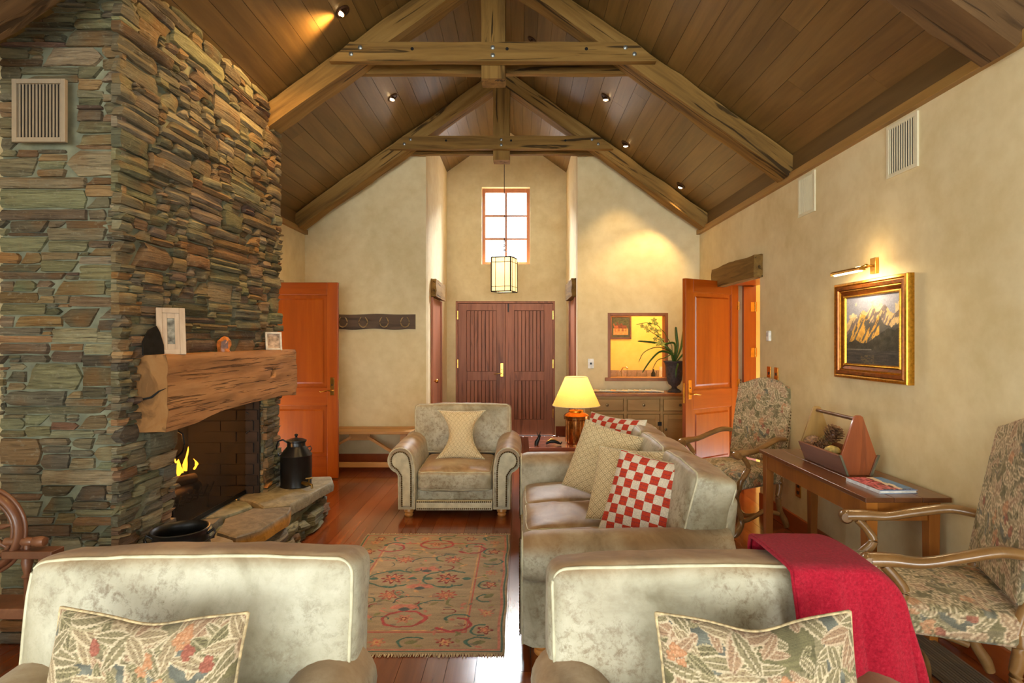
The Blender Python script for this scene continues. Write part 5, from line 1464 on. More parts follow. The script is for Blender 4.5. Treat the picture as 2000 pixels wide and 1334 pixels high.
# rug
def rug():
    W_, H_ = 1.09, 1.68; nx, ny = 250, 380
    t = thing('patterned_rug', 'khaki patterned rug with red and teal flower motifs on the floor', 'rug', (-.62, 3.59, .002))
    u, v = np.meshgrid(np.linspace(0, 1, nx), np.linspace(0, 1, ny)); X = (u-.5)*W_; Y = (v-.5)*H_
    g = fbm(u*9, v*60, 3); g2 = fbm(u*50, v*70, 2)
    c = np.zeros((ny, nx, 3)); c[:] = (152, 136, 110); c *= (.86+.28*g)[..., None]
    RED, PINK, TEAL, GRN, NAVY, TAN, ROSE = (122, 34, 36), (168, 84, 72), (48, 92, 84), (110, 112, 72), (60, 74, 78), (184, 144, 100), (178, 112, 96)
    def put(m, col): c[m] = np.array(col)*(.82+.36*g2[m])[:, None]
    wob = .006*np.sin(X*90)+.005*np.sin(Y*80)
    # border lines
    for d, th, col in ((.030, .006, ROSE), (.200, .005, PINK), (.214, .004, TAN), (.016, .004, TEAL)):
        put((abs(W_/2-np.abs(X)-d) < th) & (np.abs(Y) < H_/2-d+th) | (abs(H_/2-np.abs(Y)-d) < th) & (np.abs(X) < W_/2-d+th), col)
    def blossom(x, y, r, outer, inner, core, pet=8, rot=0.0):
        dx, dy = X-x, (Y-y); d = np.hypot(dx, dy); a = np.arctan2(dy, dx)+rot
        R_ = r*(.78+.24*np.cos(a*pet)); put(d < R_, outer); put(d < R_*.68, TAN); put(d < R_*.5, inner); put(d < r*.2, core)
    def curl(x, y, r, a0, a1, th, col):
        dx, dy = X-x, Y-y; d = np.hypot(dx*.75, dy); a = np.degrees(np.arctan2(dy, dx)) % 360
        a0 %= 360; span = (a1-a0) % 360 or 360; k = ((a-a0) % 360) < span
        put(k & (abs(d-r+wob*.5) < th), col)
    def leaf_(x, y, L_, W2_, ang, col):
        dx, dy = X-x, Y-y; s = (dx*math.cos(ang)+dy*math.sin(ang))/L_; q = (-dx*math.sin(ang)+dy*math.cos(ang))/W2_
        put((np.abs(s) < .5) & (np.abs(q) < (.25-s*s)*2.2), col)
    rs = np.random.RandomState(8)
    for k in range(230):
        leaf_(rs.uniform(-W_/2+.03, W_/2-.03), rs.uniform(-H_/2+.03, H_/2-.03), rs.uniform(.03, .07), rs.uniform(.012, .024), rs.rand()*6.3, [GRN, (132, 124, 84), TAN, (140, 112, 96), ROSE, (120, 112, 100)][rs.randint(6)])
    for sy in (-1, 1):
        for k in range(5):
            curl(-.3+.15*k, sy*(.30+.05*(k % 2)), .07, 20*k, 20*k+150, .0045, [TEAL, GRN, NAVY][k % 3])
    for x, y in ((-.17, .02), (.17, .02)):
        curl(x-.0, y, .115, 40, 320, .006, TEAL); blossom(x, y, .075, RED, PINK, TEAL, 8)
        leaf_(x-.12, y, .06, .04, 0, TEAL); leaf_(x+.12, y, .06, .04, 0, TEAL); curl(x, y+.10, .03, 20, 200, .007, TEAL); curl(x, y-.10, .03, 200, 20, .007, TEAL)
    for x, y, r in ((-.15, .33, .06), (.17, .33, .06), (-.14, -.21, .066), (.19, -.21, .066)): blossom(x, y, r, (150, 66, 58), PINK, TAN, 9)
    for x, y in ((.02, .62), (.0, -.50)):
        curl(x, y, .085, 0, 360, .008, (156, 60, 60)); blossom(x, y, .05, ROSE, RED, TAN, 6)
    for x, y in ((.02, .17), (.02, -.09), (-.02, -.36)):
        leaf_(x-.04, y, .10, .05, .5, ROSE); leaf_(x+.04, y, .10, .05, -.5, ROSE); leaf_(x, y-.03, .07, .04, 0, NAVY)
    for x, y in ((.27, -.56), (-.30, -.55), (.28, .52), (-.30, .55)):
        curl(x, y, .07, 200, 80, .008, (150, 50, 56)); curl(x+.02, y+.06, .05, 20, 200, .007, TEAL)
    for k, y in enumerate(np.linspace(-.62, .66, 8)):
        for x in (-.44, .44):
            if k % 3 == 0: blossom(x, y, .045, RED, PINK, TAN, 5, k); curl(x, y, .055, 90, 270, .006, TEAL)
            elif k % 3 == 1: blossom(x, y, .042, ROSE, TAN, PINK, 7)
            else: curl(x, y, .05, 40*k, 40*k+200, .006, TEAL); leaf_(x, y+.03, .08, .04, .8, GRN)
    for k, x in enumerate(np.linspace(-.42, .42, 6)):
        for y in (-.74, .74):
            if k % 2 == 0: blossom(x, y, .045, [RED, ROSE][k % 4 > 1], TAN, PINK, 6)
            else: curl(x, y, .05, 30, 230, .006, TEAL); leaf_(x, y, .07, .035, .3, GRN)
    for k in range(26):
        x, y = rs.uniform(-.3, .3), rs.uniform(-.6, .6); curl(x, y, rs.uniform(.02, .05), rs.rand()*360, rs.rand()*360, .0035, [RED, TEAL, ROSE, NAVY][k % 4])
    P = np.stack([X.ravel()+.004*np.sin(Y.ravel()*14)*(np.abs(X.ravel()) > .5), Y.ravel(), .006+.0012*(g2.ravel()-.5)], 1)
    idx = np.arange(nx*ny).reshape(ny, nx); F = np.stack([idx[:-1, :-1].ravel(), idx[:-1, 1:].ravel(), idx[1:, 1:].ravel(), idx[1:, :-1].ravel()], 1)
    o = np_mesh('pile', P, F, m_rug, t, lin(np.clip(c, 0, 255)).reshape(-1, 3))
    bx('backing', plain('rug_backing', (120, 100, 76), .95), t, -W_/2, W_/2, -H_/2, H_/2, 0, .005)
    fr = MB()
    for s in (-1, 1):
        for i in range(150):
            x = -W_/2+W_*i/149; L_ = random.uniform(.018, .032); fr.tube([(x, s*H_/2, .004), (x+random.uniform(-.006, .006), s*(H_/2+L_), .0025)], [.0028, .0016], 4)
    q = fr.build('fringe', plain('fringe_cotton', (206, 190, 160), .9), t); q['kind'] = 'stuff'
rug()
# ================================================================== HIGH BACK CARVED CHAIRS
def high_chair(label, loc, rz):
    t = thing('carved_armchair', label, 'armchair', loc, rz)
    # seat
    def sfn(P, half):
        P = P.copy(); q = P/half; P[:, 2] += np.where(q[:, 2] > 0, .030*(1-q[:, 0]**2)*(1-q[:, 1]**2), 0); P[:, 0] *= 1-.06*np.clip(q[:, 1], -1, 1); return P
    P, F, N = rbox_mesh(.58, .52, .12, .028, (80, 72, 14), sfn); P[:, 2] += .425
    col = tap_fn(1.5, .3, .1, 1.12, .4)(np.where(np.abs(N[:, 2]) > .5, P[:, 0], P[:, 0]+P[:, 1]*.9), np.where(np.abs(N[:, 2]) > .5, P[:, 1], P[:, 2]))
    np_mesh('seat', P, F, m_tap, t, col)
    # back, arched top with shoulders, leaning
    Mb = Matrix.Translation((0, .235, .52)) @ Matrix.Rotation(R(-11), 4, 'X')
    def bfn(P, half):
        P = P.copy(); q = P/half; top_ = np.clip(q[:, 2], 0, 1)**3; ax = np.abs(q[:, 0])
        P[:, 2] += top_*(.035*np.cos(ax*PI*.9)-.012)
        P[:, 1] -= .018*(1-q[:, 0]**2)*(1-q[:, 2]**2)*(q[:, 1] < 0)
        P[:, 0] *= 1-.04*np.clip(-q[:, 2], 0, 1); return P
    P, F, N = rbox_mesh(.56, .085, .66, .028, (80, 10, 96), bfn); P[:, 2] += .32
    col = tap_fn(1.5, .7, .45, 1.08, .4)(P[:, 0]+P[:, 1], P[:, 2])
    bk = np_mesh('backrest', xf(P, Mb), F, m_tap, t, col)
    nl = MB()
    for s in (-1, 1):
        for k in range(26):
            q = Mb @ Vector((s*.282, -.005, .02+k*.0245)); nl.lathe([(.006, 0), (.005, .003), (0, .005)], 6, Matrix.Translation(q) @ Matrix.Rotation(R(s*90), 4, 'Y'))
    q = nl.build('nailheads', m_nail, bk); q['kind'] = 'stuff'
    def S(pts, r, n=10, nm='leg', sx=1, sy=1, up=(0, 0, 1), par=t):
        # smooth the path with Catmull-Rom
        P_ = [Vector(p) for p in pts]; out = []; rr = []
        r = r if isinstance(r, list) else [r]*len(P_)
        for i in range(len(P_)-1):
            p0 = P_[max(i-1, 0)]; p1 = P_[i]; p2 = P_[i+1]; p3 = P_[min(i+2, len(P_)-1)]
            for k in range(6):
                u = k/6; out.append(.5*((2*p1)+(p2-p0)*u+(2*p0-5*p1+4*p2-p3)*u*u+(-p0+3*p1-3*p2+p3)*u**3)); rr.append(r[i]+(r[i+1]-r[i])*u)
        out.append(P_[-1]); rr.append(r[-1]); return MB().tube(out, rr, n, sx=sx, sy=sy, up=up).build(nm, m_chairwood, par, smooth=60)
    for s in (-1, 1):
        x = s*.285
        S([(x*.98, .235, .715), (x*1.03, .14, .722), (x*1.08, .02, .690), (x*1.10, -.10, .655), (x*1.08, -.20, .650), (x*1.08, -.27, .642)], [.023, .025, .024, .024, .030, .033], nm='arm', sx=1.15, sy=.85)
        MB().lathe([(0, -.032), (.022, -.032), (.032, -.018), (.032, .018), (.022, .032), (0, .032)], 18, Matrix.Translation((x*1.08, -.275, .636)) @ Matrix.Rotation(R(90), 4, 'Y')).build('arm_scroll', m_chairwood, t, smooth=50)
        S([(x*1.08, -.225, .625), (x*1.08, -.185, .58), (x*1.07, -.16, .53), (x*1.06, -.20, .475), (x*1.04, -.235, .43), (x*1.0, -.235, .38)], [.020, .019, .021, .024, .023, .024], nm='arm_support', sx=.9)
        S([(x*.93, -.22, .385), (x*.93, -.25, .33), (x*.93, -.235, .24), (x*.93, -.195, .15), (x*.93, -.20, .09), (x*.95, -.245, .045), (x*.95, -.275, .018)], [.030, .030, .023, .022, .025, .028, .018], nm='front_leg')
        S([(x*.90, .215, .42), (x*.90, .215, .36), (x*.90, .20, .26), (x*.90, .22, .15), (x*.92, .265, .07), (x*.93, .285, .02)], [.024, .026, .022, .022, .025, .020], nm='rear_leg')
        S([(x*.90, .20, .42), (x*.90, .222, .50), (x*.93, .25, .58)], [.022, .020, .018], nm='back_post')
        S([(x*.92, -.205, .13), (x*.86, -.12, .115), (x*.90, -.03, .145), (x*.86, .07, .165), (x*.90, .20, .13)], .017, nm='side_stretcher')
    S([(-.250, -.03, .145), (-.15, -.045, .12), (-.05, -.03, .15), (.05, -.03, .15), (.15, -.045, .12), (.250, -.03, .145)], .017, nm='cross_stretcher', up=(0, 1, 0))
    return t
high_chair('tapestry high back armchair with carved wood arms at the right edge, nearest', (1.735, 2.44, 0), R(-112))
high_chair('tapestry high back armchair with carved wood arms beyond the console table', (1.745, 4.70, 0), R(-66))

# ================================================================== CONSOLE TABLE AND WHAT STANDS ON IT
t = thing('console_table', 'narrow oak console table with square legs against the right wall', 'table', (1.91, 3.475, 0))
w2, l2 = .213, .635
for k in range(3):
    a = -w2+k*2*w2/3; bx('top_board', m_tabletop, t, a+.0008, a+2*w2/3-.0008, -l2, l2, .698, .722, bevel=.003)
fx0, fx1, fy = -.195, .115, .585
for sx in (fx0, fx1):
    for sy in (-fy, fy):
        tp = 1.0; a, b = (sx, sx+.058); c, d = (sy-.029, sy+.029)
        m = MB(); i_ = .007; m.hexa([(a+i_, c+i_, 0), (b-i_, c+i_, 0), (b-i_, d-i_, 0), (a+i_, d-i_, 0), (a, c, .697), (b, c, .697), (b, d, .697), (a, d, .697)]); m.build('leg', m_table, t, bevel=.003)
bx('long_apron', m_table, t, fx0+.006, fx0+.03, -fy+.029, fy-.029, .60, .697, bevel=.002); bx('long_apron', m_table, t, fx1+.028, fx1+.052, -fy+.029, fy-.029, .60, .697, bevel=.002)
bx('end_apron', m_table, t, fx0+.058, fx1, -fy-.02, -fy+.005, .60, .697, bevel=.002); bx('end_apron', m_table, t, fx0+.058, fx1, fy-.005, fy+.02, .60, .697, bevel=.002)

t = thing('wooden_trug', 'old orange brown wooden tool trug with a rod handle full of pine cones', 'trug', (1.935, 3.54, .7225))
def hexpoly(): return [(-.058, .0), (.058, .0), (.100, .115), (.024, .335), (.012, .343), (-.012, .343), (-.024, .335), (-.100, .115)]
MB().prism(hexpoly(), 'y', -.24, -.222).build('end_board', m_trug, t, bevel=.003)
MB().prism(hexpoly(), 'y', .222, .24).build('end_board', m_trug_in, t, bevel=.003)
for s in (-1, 1):
    q = [(s*.058, 0), (s*.072, 0), (s*.114, .112), (s*.101, .117)]
    if s < 0: q = q[::-1]
    MB().prism(q, 'y', -.245, .245).build('side_board', m_trug_side, t, bevel=.002)
bx('base_board', m_trug_side, t, -.058, .058, -.222, .222, .0, .012)
MB().tube([(0, -.225, .318), (0, .225, .318)], .0115, 12).build('handle_rod', plain('worn_handle', (96, 66, 44), .3, 0, .2), t, smooth=60)
for s in (-1, 1):
    bx('end_cleat', plain('grey_paint_edge', (98, 94, 72), .6), t, 0, .012, -.250, -.236, 0, .118, M=Matrix.Translation((s*.060-(.0 if s > 0 else .012), 0, 0)) @ Matrix.Shear('XY', 4, (0, 0)) @ Matrix(((1, 0, s*.37, 0), (0, 1, 0, 0), (0, 0, 1, 0), (0, 0, 0, 1))))
def pinecone(label, loc, rot, L_=.085, r=.036, mat=m_cone, openn=1.0):
    t = thing('pine_cone', label, 'pine cone', loc); t.rotation_euler = rot
    m = MB(); m.lathe([(0, -L_/2), (r*.5, -L_*.38), (r*.62, 0), (r*.35, L_*.35), (0, L_/2)], 10); m.build('core', m_wheel, t, smooth=60)
    sc = MB(); n = 74
    for k in range(n):
        f = k/n; z = -L_/2+f*L_; a = k*2.39996; rr = r*(math.sin(PI*(f*.86+.12))**.6); ln = r*.75*openn*(.6+.6*math.sin(PI*f))
        d = Vector((math.cos(a), math.sin(a), 0)); tg = Vector((-d.y, d.x, 0)); b = d*rr*.45+Vector((0, 0, z)); e = d*(rr*.45+ln)+Vector((0, 0, z+ln*.45)); w_ = r*.26
        sc.add([b-tg*w_*.5, b+tg*w_*.5, e+tg*w_, e-tg*w_, e+Vector((0, 0, r*.12))+d*.002], [(0, 1, 2, 3), (3, 2, 4), (0, 3, 4), (1, 4, 2), (0, 4, 1)])
    q = sc.build('scales', mat, t); q['kind'] = 'stuff'
    return t
tz = .7225
pinecone('open dark pine cone standing highest in the trug', (1.950, 3.60, tz+.185), (R(15), R(20), 0), .10, .044)
pinecone('closed pale pine cone lying below the highest cone', (1.925, 3.655, tz+.135), (R(70), R(10), R(20)), .095, .040, m_cone_pale, .45)
pinecone('open pine cone near the near end board of the trug', (1.965, 3.40, tz+.115), (R(10), R(-15), 0), .085, .040)
pinecone('small grey brown pine cone at the far left of the trug', (1.885, 3.72, tz+.105), (R(30), R(-30), 0), .075, .038)
pinecone('small dark pine cone between the far cone and the gourd', (1.88, 3.61, tz+.10), (R(80), R(0), R(40)), .075, .036)
t = thing('gourd', 'mottled yellow green gourd at the front of the trug', 'gourd', (1.885, 3.49, tz+.095)); t.rotation_euler = (R(80), 0, R(8))
m = MB(); m.lathe([(0, -.062), (.02, -.058), (.038, -.03), (.043, 0), (.036, .035), (.018, .056), (0, .062)], 18); m.build('skin', m_gourd, t, smooth=60)
t = thing('twig_bundle', 'coil of reddish vine twigs in the bottom of the trug', 'twigs', (1.935, 3.45, tz+.05))
m = MB()
for k in range(6): m.tube([(.05*math.cos(a+k)*(1+.1*k/6), .13*math.sin(a+k)*.8, .012*math.sin(3*a+k)+.006*k) for a in np.linspace(0, 2*PI, 20, endpoint=False)], .004, 5, closed=True)
m.build('twigs', m_foot, t, smooth=60)
# book
def cover(u, v):
    n = fbm(u*6, v*5, 4); r = np.abs(u-.55+.25*v+(n-.5)*.35)
    c = np.zeros((u.size, 3)); c[:] = (96, 140, 196)
    sky = v*0+1
    m1 = (u+.35*(n-.5)) < .62-.1*v; c[m1] = (186, 74, 88)
    k = fbm(u*22, v*9, 3); c[m1 & (k > .56)] = (90, 50, 62); c[m1 & (k < .40)] = (222, 130, 140)
    m2 = (~m1) & ((u+.2*(n-.5)) < .72); c[m2] = (226, 206, 186)
    c[(v < .10) & (k > .45)] = (54, 50, 70); c[(v < .04)] = (90, 110, 180)
    return c
t = thing('picture_book', 'hardback book with a pink mountain and blue sky cover on the console table', 'book', (1.905, 3.055, .7225), R(3))
bx('pages', plain('paper_edge', (226, 222, 212), .7), t, -.093, .096, -.132, .132, .002, .014)
bx('cover_board', plain('book_board', (150, 170, 200), .3), t, -.098, .10, -.137, .137, 0, .002); cb = bx('cover_board', bpy.data.materials['book_board'], t, -.098, .10, -.137, .137, .014, .0165)
bx('spine', plain('book_spine', (222, 226, 232), .35), t, -.100, -.097, -.137, .137, 0, .0165)
raster_mesh('cover_print', m_print, cb, .196, .272, 70, 90, cover, Matrix.Translation((.001, 0, .0172)) @ Matrix.Rotation(R(-90), 4, 'X'))

# ================================================================== PAINTING AND PICTURE LIGHT
def alps(u, v):
    c = np.zeros((u.size, 3)); n1 = fbm(u*5+3, v*5, 5); n2 = fbm(u*16, v*16+9, 4); n3 = fbm((u-v*.6)*26, (v+u*.5)*5, 3)
    sky = np.array((150, 152, 170)); c[:] = sky+np.outer(n1-.5, (70, 60, 40))
    cl = (n1 > .50) & (v > .50) & (v < .93); c[cl] = np.array((214, 196, 160))+np.outer(n2[cl]-.5, (70, 66, 60))
    def ridge(pts): return np.interp(u, [p[0] for p in pts], [p[1] for p in pts])
    rg = lambda a: (fbm(u*14+a, u*0+a, 4)-.5)*.07
    far = ridge([(0, .62), (.10, .72), (.22, .68), (.33, .80), (.42, .76), (.52, .88), (.60, .74), (.74, .86), (.83, .76), (.92, .70), (1, .80)])+rg(1)
    m = v < far; lit = n3 > .44; c[m & lit] = np.array((206, 180, 134))+np.outer(n2[m & lit]-.5, (60, 60, 50)); c[m & ~lit] = np.array((120, 110, 112))+np.outer(n2[m & ~lit]-.5, (50, 50, 50))
    mid_ = ridge([(0, .40), (.12, .52), (.22, .60), (.30, .74), (.38, .73), (.46, .64), (.55, .60), (.64, .70), (.72, .60), (.85, .52), (1, .60)])+rg(5)
    m = v < mid_; lit = (n3 > .47) & (u < .64) & (v > .30+.25*(u-.3)**2); c[m & lit] = np.array((198, 152, 72))+np.outer(n2[m & lit]-.5, (80, 70, 40)); c[m & ~lit] = np.array((84, 84, 84))+np.outer(n2[m & ~lit]-.5, (50, 46, 40))
    ft = ridge([(0, .30), (.2, .36), (.35, .30), (.5, .36), (.66, .46), (.8, .52), (.9, .50), (1, .56)])+rg(9)*.7
    m = v < ft; c[m] = np.array((58, 60, 56))+np.outer(n2[m]-.5, (46, 44, 36))
    wl = v < .205; c[wl] = np.array((62, 64, 66))+np.outer(fbm(u[wl]*8, v[wl]*60, 3)-.5, (70, 62, 50))
    gl = wl & (np.abs(u-.42) < .13) & (fbm(u*30, v*60, 3) > .55) & (v < .13); c[gl] = (96, 86, 66)
    c[(np.abs(v-.215) < .004) & (u < .5)] = (150, 150, 146)
    return np.clip(c*.98, 0, 255)
PYc, PZc, PW, PH = 3.505, 1.557, .73, .614
t = thing('mountain_painting', 'gilt framed oil painting of sunlit snowy mountains above a dark lake', 'painting', (XR, PYc, PZc), R(-90))
def frame_ring(w, h, prof, mat, name, par):
    """prof: list of (inset from outer edge, depth out of the wall)"""
    vs = []; fs = []; n = len(prof)
    for (i_, d) in prof:
        for (sx, sz) in ((-1, -1), (1, -1), (1, 1), (-1, 1)): vs.append((sx*(w/2-i_), -d, sz*(h/2-i_)))
    for k in range(n-1):
        for c in range(4): fs.append((k*4+c, k*4+(c+1) % 4, (k+1)*4+(c+1) % 4, (k+1)*4+c))
    m = MB(); m.add(vs, fs); return m.build(name, mat, par, smooth=35)
frame_ring(PW, PH, [(0, 0), (0, .035), (.004, .042), (.016, .045), (.024, .040)], m_gold, 'outer_moulding', t)
frame_ring(PW, PH, [(.024, .040), (.030, .046), (.046, .042), (.050, .032)], m_gilt_dark, 'dark_moulding', t)
frame_ring(PW, PH, [(.050, .032), (.056, .034), (.062, .028)], m_gold, 'gilt_bead', t)
frame_ring(PW, PH, [(.062, .028), (.080, .018)], m_gilt_dark, 'dark_scotia', t)
frame_ring(PW, PH, [(.080, .018), (.086, .024), (.094, .022), (.099, .012)], m_gold, 'inner_slip', t)
m = MB()
for sx, sz, L_, ax in ((0, 1, PW-.17, 'x'), (0, -1, PW-.17, 'x'), (1, 0, PH-.17, 'z'), (-1, 0, PH-.17, 'z')):
    nb = int(L_/.009)
    for k in range(nb):
        a = -L_/2+L_*k/(nb-1); p = (a, -.024, sz*(PH/2-.089)) if ax == 'x' else (sx*(PW/2-.089), -.024, a); m.ball(p, .0032, 4)
q = m.build('beading', m_gold, t); q['kind'] = 'stuff'
raster_mesh('canvas', m_paint, t, PW-.196, PH-.196, 170, 140, alps, Matrix.Translation((0, -.012, 0)))
# light
t = thing('picture_light', 'brass picture light with a lit tube above the mountain painting', 'lamp', (XR, 3.505, 1.93), R(-90))
bx('wall_plate', m_brass, t, .0, .055, -.022, 0, -.035, .06, bevel=.003)
m = MB(); m.tube([(.028, -.02, .012), (.028, -.07, .012), (.0, -.10, .0), (-.0, -.155, -.015)], .0065, 10); m.build('arm', m_brass, t, smooth=60)
m = MB(); m.ball((.028, -.06, .012), .013, 10); m.ball((0, -.155, -.015), .012, 10); m.build('joint', m_brass, t, smooth=70)
sh = MB(); n = 12; vs = []; fs = []
for x_ in (-.155, .155):
    for k in range(n+1):
        a = R(-20+220*k/n); vs.append((x_, -.160+.020*math.cos(a), -.022+.018*math.sin(a)))
for k in range(n): fs.append((k, k+1, n+2+k, n+1+k))
fs.append(tuple(range(n+1))); fs.append(tuple(range(n+1, 2*n+2))[::-1]); sh.add(vs, fs); sh.build('shade', m_brass, t, smooth=50)
m = MB(); m.tube([(-.14, -.157, -.026), (.14, -.157, -.026)], .009, 10); m.build('lit_tube', emit('picture_tube', (255, 224, 160), 14), t, smooth=60)
area('picture_light_glow', (XR-.158, 3.505, 1.893), (R(0), R(-38), R(90)) if False else (0, 0, 0), .03, .28, 3.2, (1, .78, .46))
bpy.data.objects['picture_light_glow'].rotation_euler = (Vector((XR, 3.505, 1.45))-Vector((XR-.158, 3.505, 1.893))).to_track_quat('-Z', 'X').to_euler()
point('picture_light_spill', (XR-.12, 3.46, 1.955), 1.0, (1, .70, .34), .02)

# ================================================================== PENDANT LANTERN
LXc, LY = -.207, 7.8
lz0 = EYE-(568-VY)*7.62/FPX; t = thing('pendant_lantern', 'square amber glass lantern in a dark metal frame hanging in the entrance', 'lantern', (LXc, LY, lz0), R(-18))
hw_, hh_ = .135, .455
fr = MB(); b_w = .007
for sx in (-1, 1):
    for sy in (-1, 1): fr.box(sx*hw_-b_w, sx*hw_+b_w, sy*hw_-b_w, sy*hw_+b_w, 0, hh_)
for z in (0, hh_):
    for s in (-1, 1): fr.box(-hw_, hw_, s*hw_-b_w, s*hw_+b_w, z-b_w, z+b_w); fr.box(s*hw_-b_w, s*hw_+b_w, -hw_, hw_, z-b_w, z+b_w)
fr.build('metal_frame', m_iron, t)
for s, ax in ((-1, 'y'), (1, 'y'), (-1, 'x'), (1, 'x')):
    g = MB()
    if ax == 'y': g.box(-hw_+.008, hw_-.008, s*hw_-.002, s*hw_+.002, .008, hh_-.008)
    else: g.box(s*hw_-.002, s*hw_+.002, -hw_+.008, hw_-.008, .008, hh_-.008)
    p = g.build('glass_panel', m_alab, t)
    c = MB()
    for z in (.065, hh_-.065):
        c.box(-hw_, hw_, s*(hw_+.003)-.003, s*(hw_+.003)+.003, z-.003, z+.003) if ax == 'y' else c.box(s*(hw_+.003)-.003, s*(hw_+.003)+.003, -hw_, hw_, z-.003, z+.003)
    for x_ in (-.075, .055):
        c.box(x_-.003, x_+.003, s*(hw_+.003)-.003, s*(hw_+.003)+.003, 0, hh_) if ax == 'y' else c.box(s*(hw_+.003)-.003, s*(hw_+.003)+.003, x_-.003, x_+.003, 0, hh_)
    c.build('came_strip', m_iron, p)
ztop = zc(LXc)+EXF-lz0
m = MB(); m.tube([(0, 0, hh_+.10), (0, 0, ztop)], .005, 6)
for k in range(6): m.tube([(.010*math.cos(a)*(k % 2 == 0), .010*math.cos(a)*(k % 2), hh_+.11+k*.03+.018*math.sin(a)) for a in np.linspace(0, 2*PI, 10, endpoint=False)], .003, 5, closed=True)
for sx in (-1, 1):
    for sy in (-1, 1): m.tube([(sx*hw_, sy*hw_, hh_), (0, 0, hh_+.11)], .003, 6)
m.build('chain', m_iron, t)
MB().lathe([(.0, ztop-.02), (.05, ztop-.018), (.055, ztop), (0, ztop)], 18).build('ceiling_rose', m_iron, t, smooth=50)
point('lantern_bulb', (LXc, LY, lz0+.24), 9, (1, .80, .5), .04)

# ================================================================== SIDE TABLE, LAMP AND FIGURE BEHIND THE SOFA
t = thing('side_table', 'low reddish side table behind the far sofa arm carrying the lamp', 'side table', (.42, 5.22, 0))
m_red = wood('red_side_table', [(.25, (128, 58, 40)), (.5, (160, 84, 60)), (.75, (184, 116, 92))], (1.6, 14, 14), .2, .1, bump=.04, coat=.5)
for k in range(3): bx('top_board', m_red, t, -.34, .36, -.27+k*.18+.001, -.27+(k+1)*.18-.001, .545, .575, bevel=.003)
for sx in (-.30, .32):
    for sy in (-.22, .22): bx('leg', m_red, t, sx-.025, sx+.025, sy-.025, sy+.025, 0, .544, bevel=.003)
for s in (-.22, .22): bx('apron', m_red, t, -.275, .295, s-.01, s+.01, .47, .544)
LX, LYY, LZ = .505, 5.17, .576
t = thing('table_lamp', 'lit table lamp with a cream linen cone shade and copper jar base', 'lamp', (LX, LYY, LZ))
MB().lathe([(0, 0), (.085, 0), (.088, .012), (.088, .205), (.094, .21), (.110, .215), (.110, .23), (.112, .245), (.098, .26), (.075, .27), (.065, .277)], 32).build('jar', m_copper, t, smooth=35)
MB().lathe([(.0, .275), (.066, .275), (.066, .290), (.058, .297), (.014, .297), (.012, .36), (0, .36)], 24).build('brass_cap', m_gold, t, smooth=40)
for k in range(10):
    a = 2*PI*k/10; m = MB(); m.tube([(.088*math.cos(a), .088*math.sin(a), .01), (.088*math.cos(a), .088*math.sin(a), .205)], .008, 6); m.build('flute', m_copper, t, smooth=70)
MB().lathe([(.212, .335), (.098, .590)], 48).build('lamp_shade', m_shade, t, smooth=80)
rm = MB(); rm.tube([(.212*math.cos(a), .212*math.sin(a), .335) for a in np.linspace(0, 2*PI, 48, endpoint=False)], .0035, 6, closed=True); rm.build('shade_trim', m_piping, t, smooth=80); rm = MB(); rm.tube([(.098*math.cos(a), .098*math.sin(a), .590) for a in np.linspace(0, 2*PI, 32, endpoint=False)], .003, 6, closed=True); rm.build('shade_trim', m_piping, t, smooth=80)
MB().ball((0, 0, .43), .028, 12).build('lit_bulb', emit('warm_bulb', (255, 200, 120), 6), t, smooth=90)
point('table_lamp_bulb', (LX, LYY, LZ+.47), 5.5, (1, .66, .28), .04)
t = thing('hare_figure', 'small dark metal animal figure with upright ears on the side table', 'ornament', (.165, 5.06, .5755), R(0))
m = MB(); m.tube([(-.02, 0, 0), (-.015, 0, .03), (0, 0, .055), (.005, 0, .075)], [.018, .020, .014, .012], 10); m.ball((.006, 0, .08), .014, 8)
m.build('body', m_iron, t, smooth=70)
for s in (-1, 1): MB().tube([(.004+s*.006, 0, .088), (s*.013, 0, .105), (s*.016, 0, .122)], [.005, .004, .001], 6).build('ear', m_iron, t, smooth=70)
t = thing('snail_figure', 'small dark and brass animal figure lying on the side table', 'ornament', (.29, 5.06, .5755))
m = MB(); m.tube([(-.06, 0, .012), (-.03, 0, .03), (.01, 0, .036), (.045, 0, .022), (.07, 0, .012), (.08, 0, .03)], [.008, .014, .017, .013, .008, .004], 9); m.build('body', m_iron, t, smooth=70)
m = MB(); m.tube([(-.05, 0, .035), (-.01, 0, .056), (.04, 0, .04)], [.004, .006, .004], 8); m.build('brass_back', m_brass, t, smooth=70)

# ================================================================== SIDEBOARD, BROCHURES, URN WITH ORCHID
t = thing('sideboard', 'olive brown wooden sideboard with drawers and doors under the hatch', 'sideboard', (.73, 6.45, 0))
W_, D_, H_ = 1.27, .415, .895
bx('carcass', m_sideboard, t, .01, W_-.01, .022, D_, .08, .865)
bx('top_panel', m_table, t, -.02, W_+.02, -.015, D_+.005, .866, H_, bevel=.004)
bx('plinth', m_sideboard, t, .02, W_-.02, .03, D_-.02, 0, .08)
cols = [(.063, .423), (.470, .830), (.875, 1.235)]
f = MB()
xs_ = [0, .057, .429, .464, .836, .869, 1.241, W_]
for a, b in ((0, .057), (.429, .464), (.836, .869), (1.241, W_)): f.box(a, b, 0, .022, .08, .865)
for a, b in ((.057, .429), (.464, .836), (.869, 1.241)):
    f.box(a, b, 0, .022, .838, .865); f.box(a, b, 0, .022, .670, .700); f.box(a, b, 0, .022, .08, .13)
f.build('face_frame', m_sideboard, t, bevel=.002)
m_knob = plain('bronze_knob', (110, 90, 62), .3, .8)
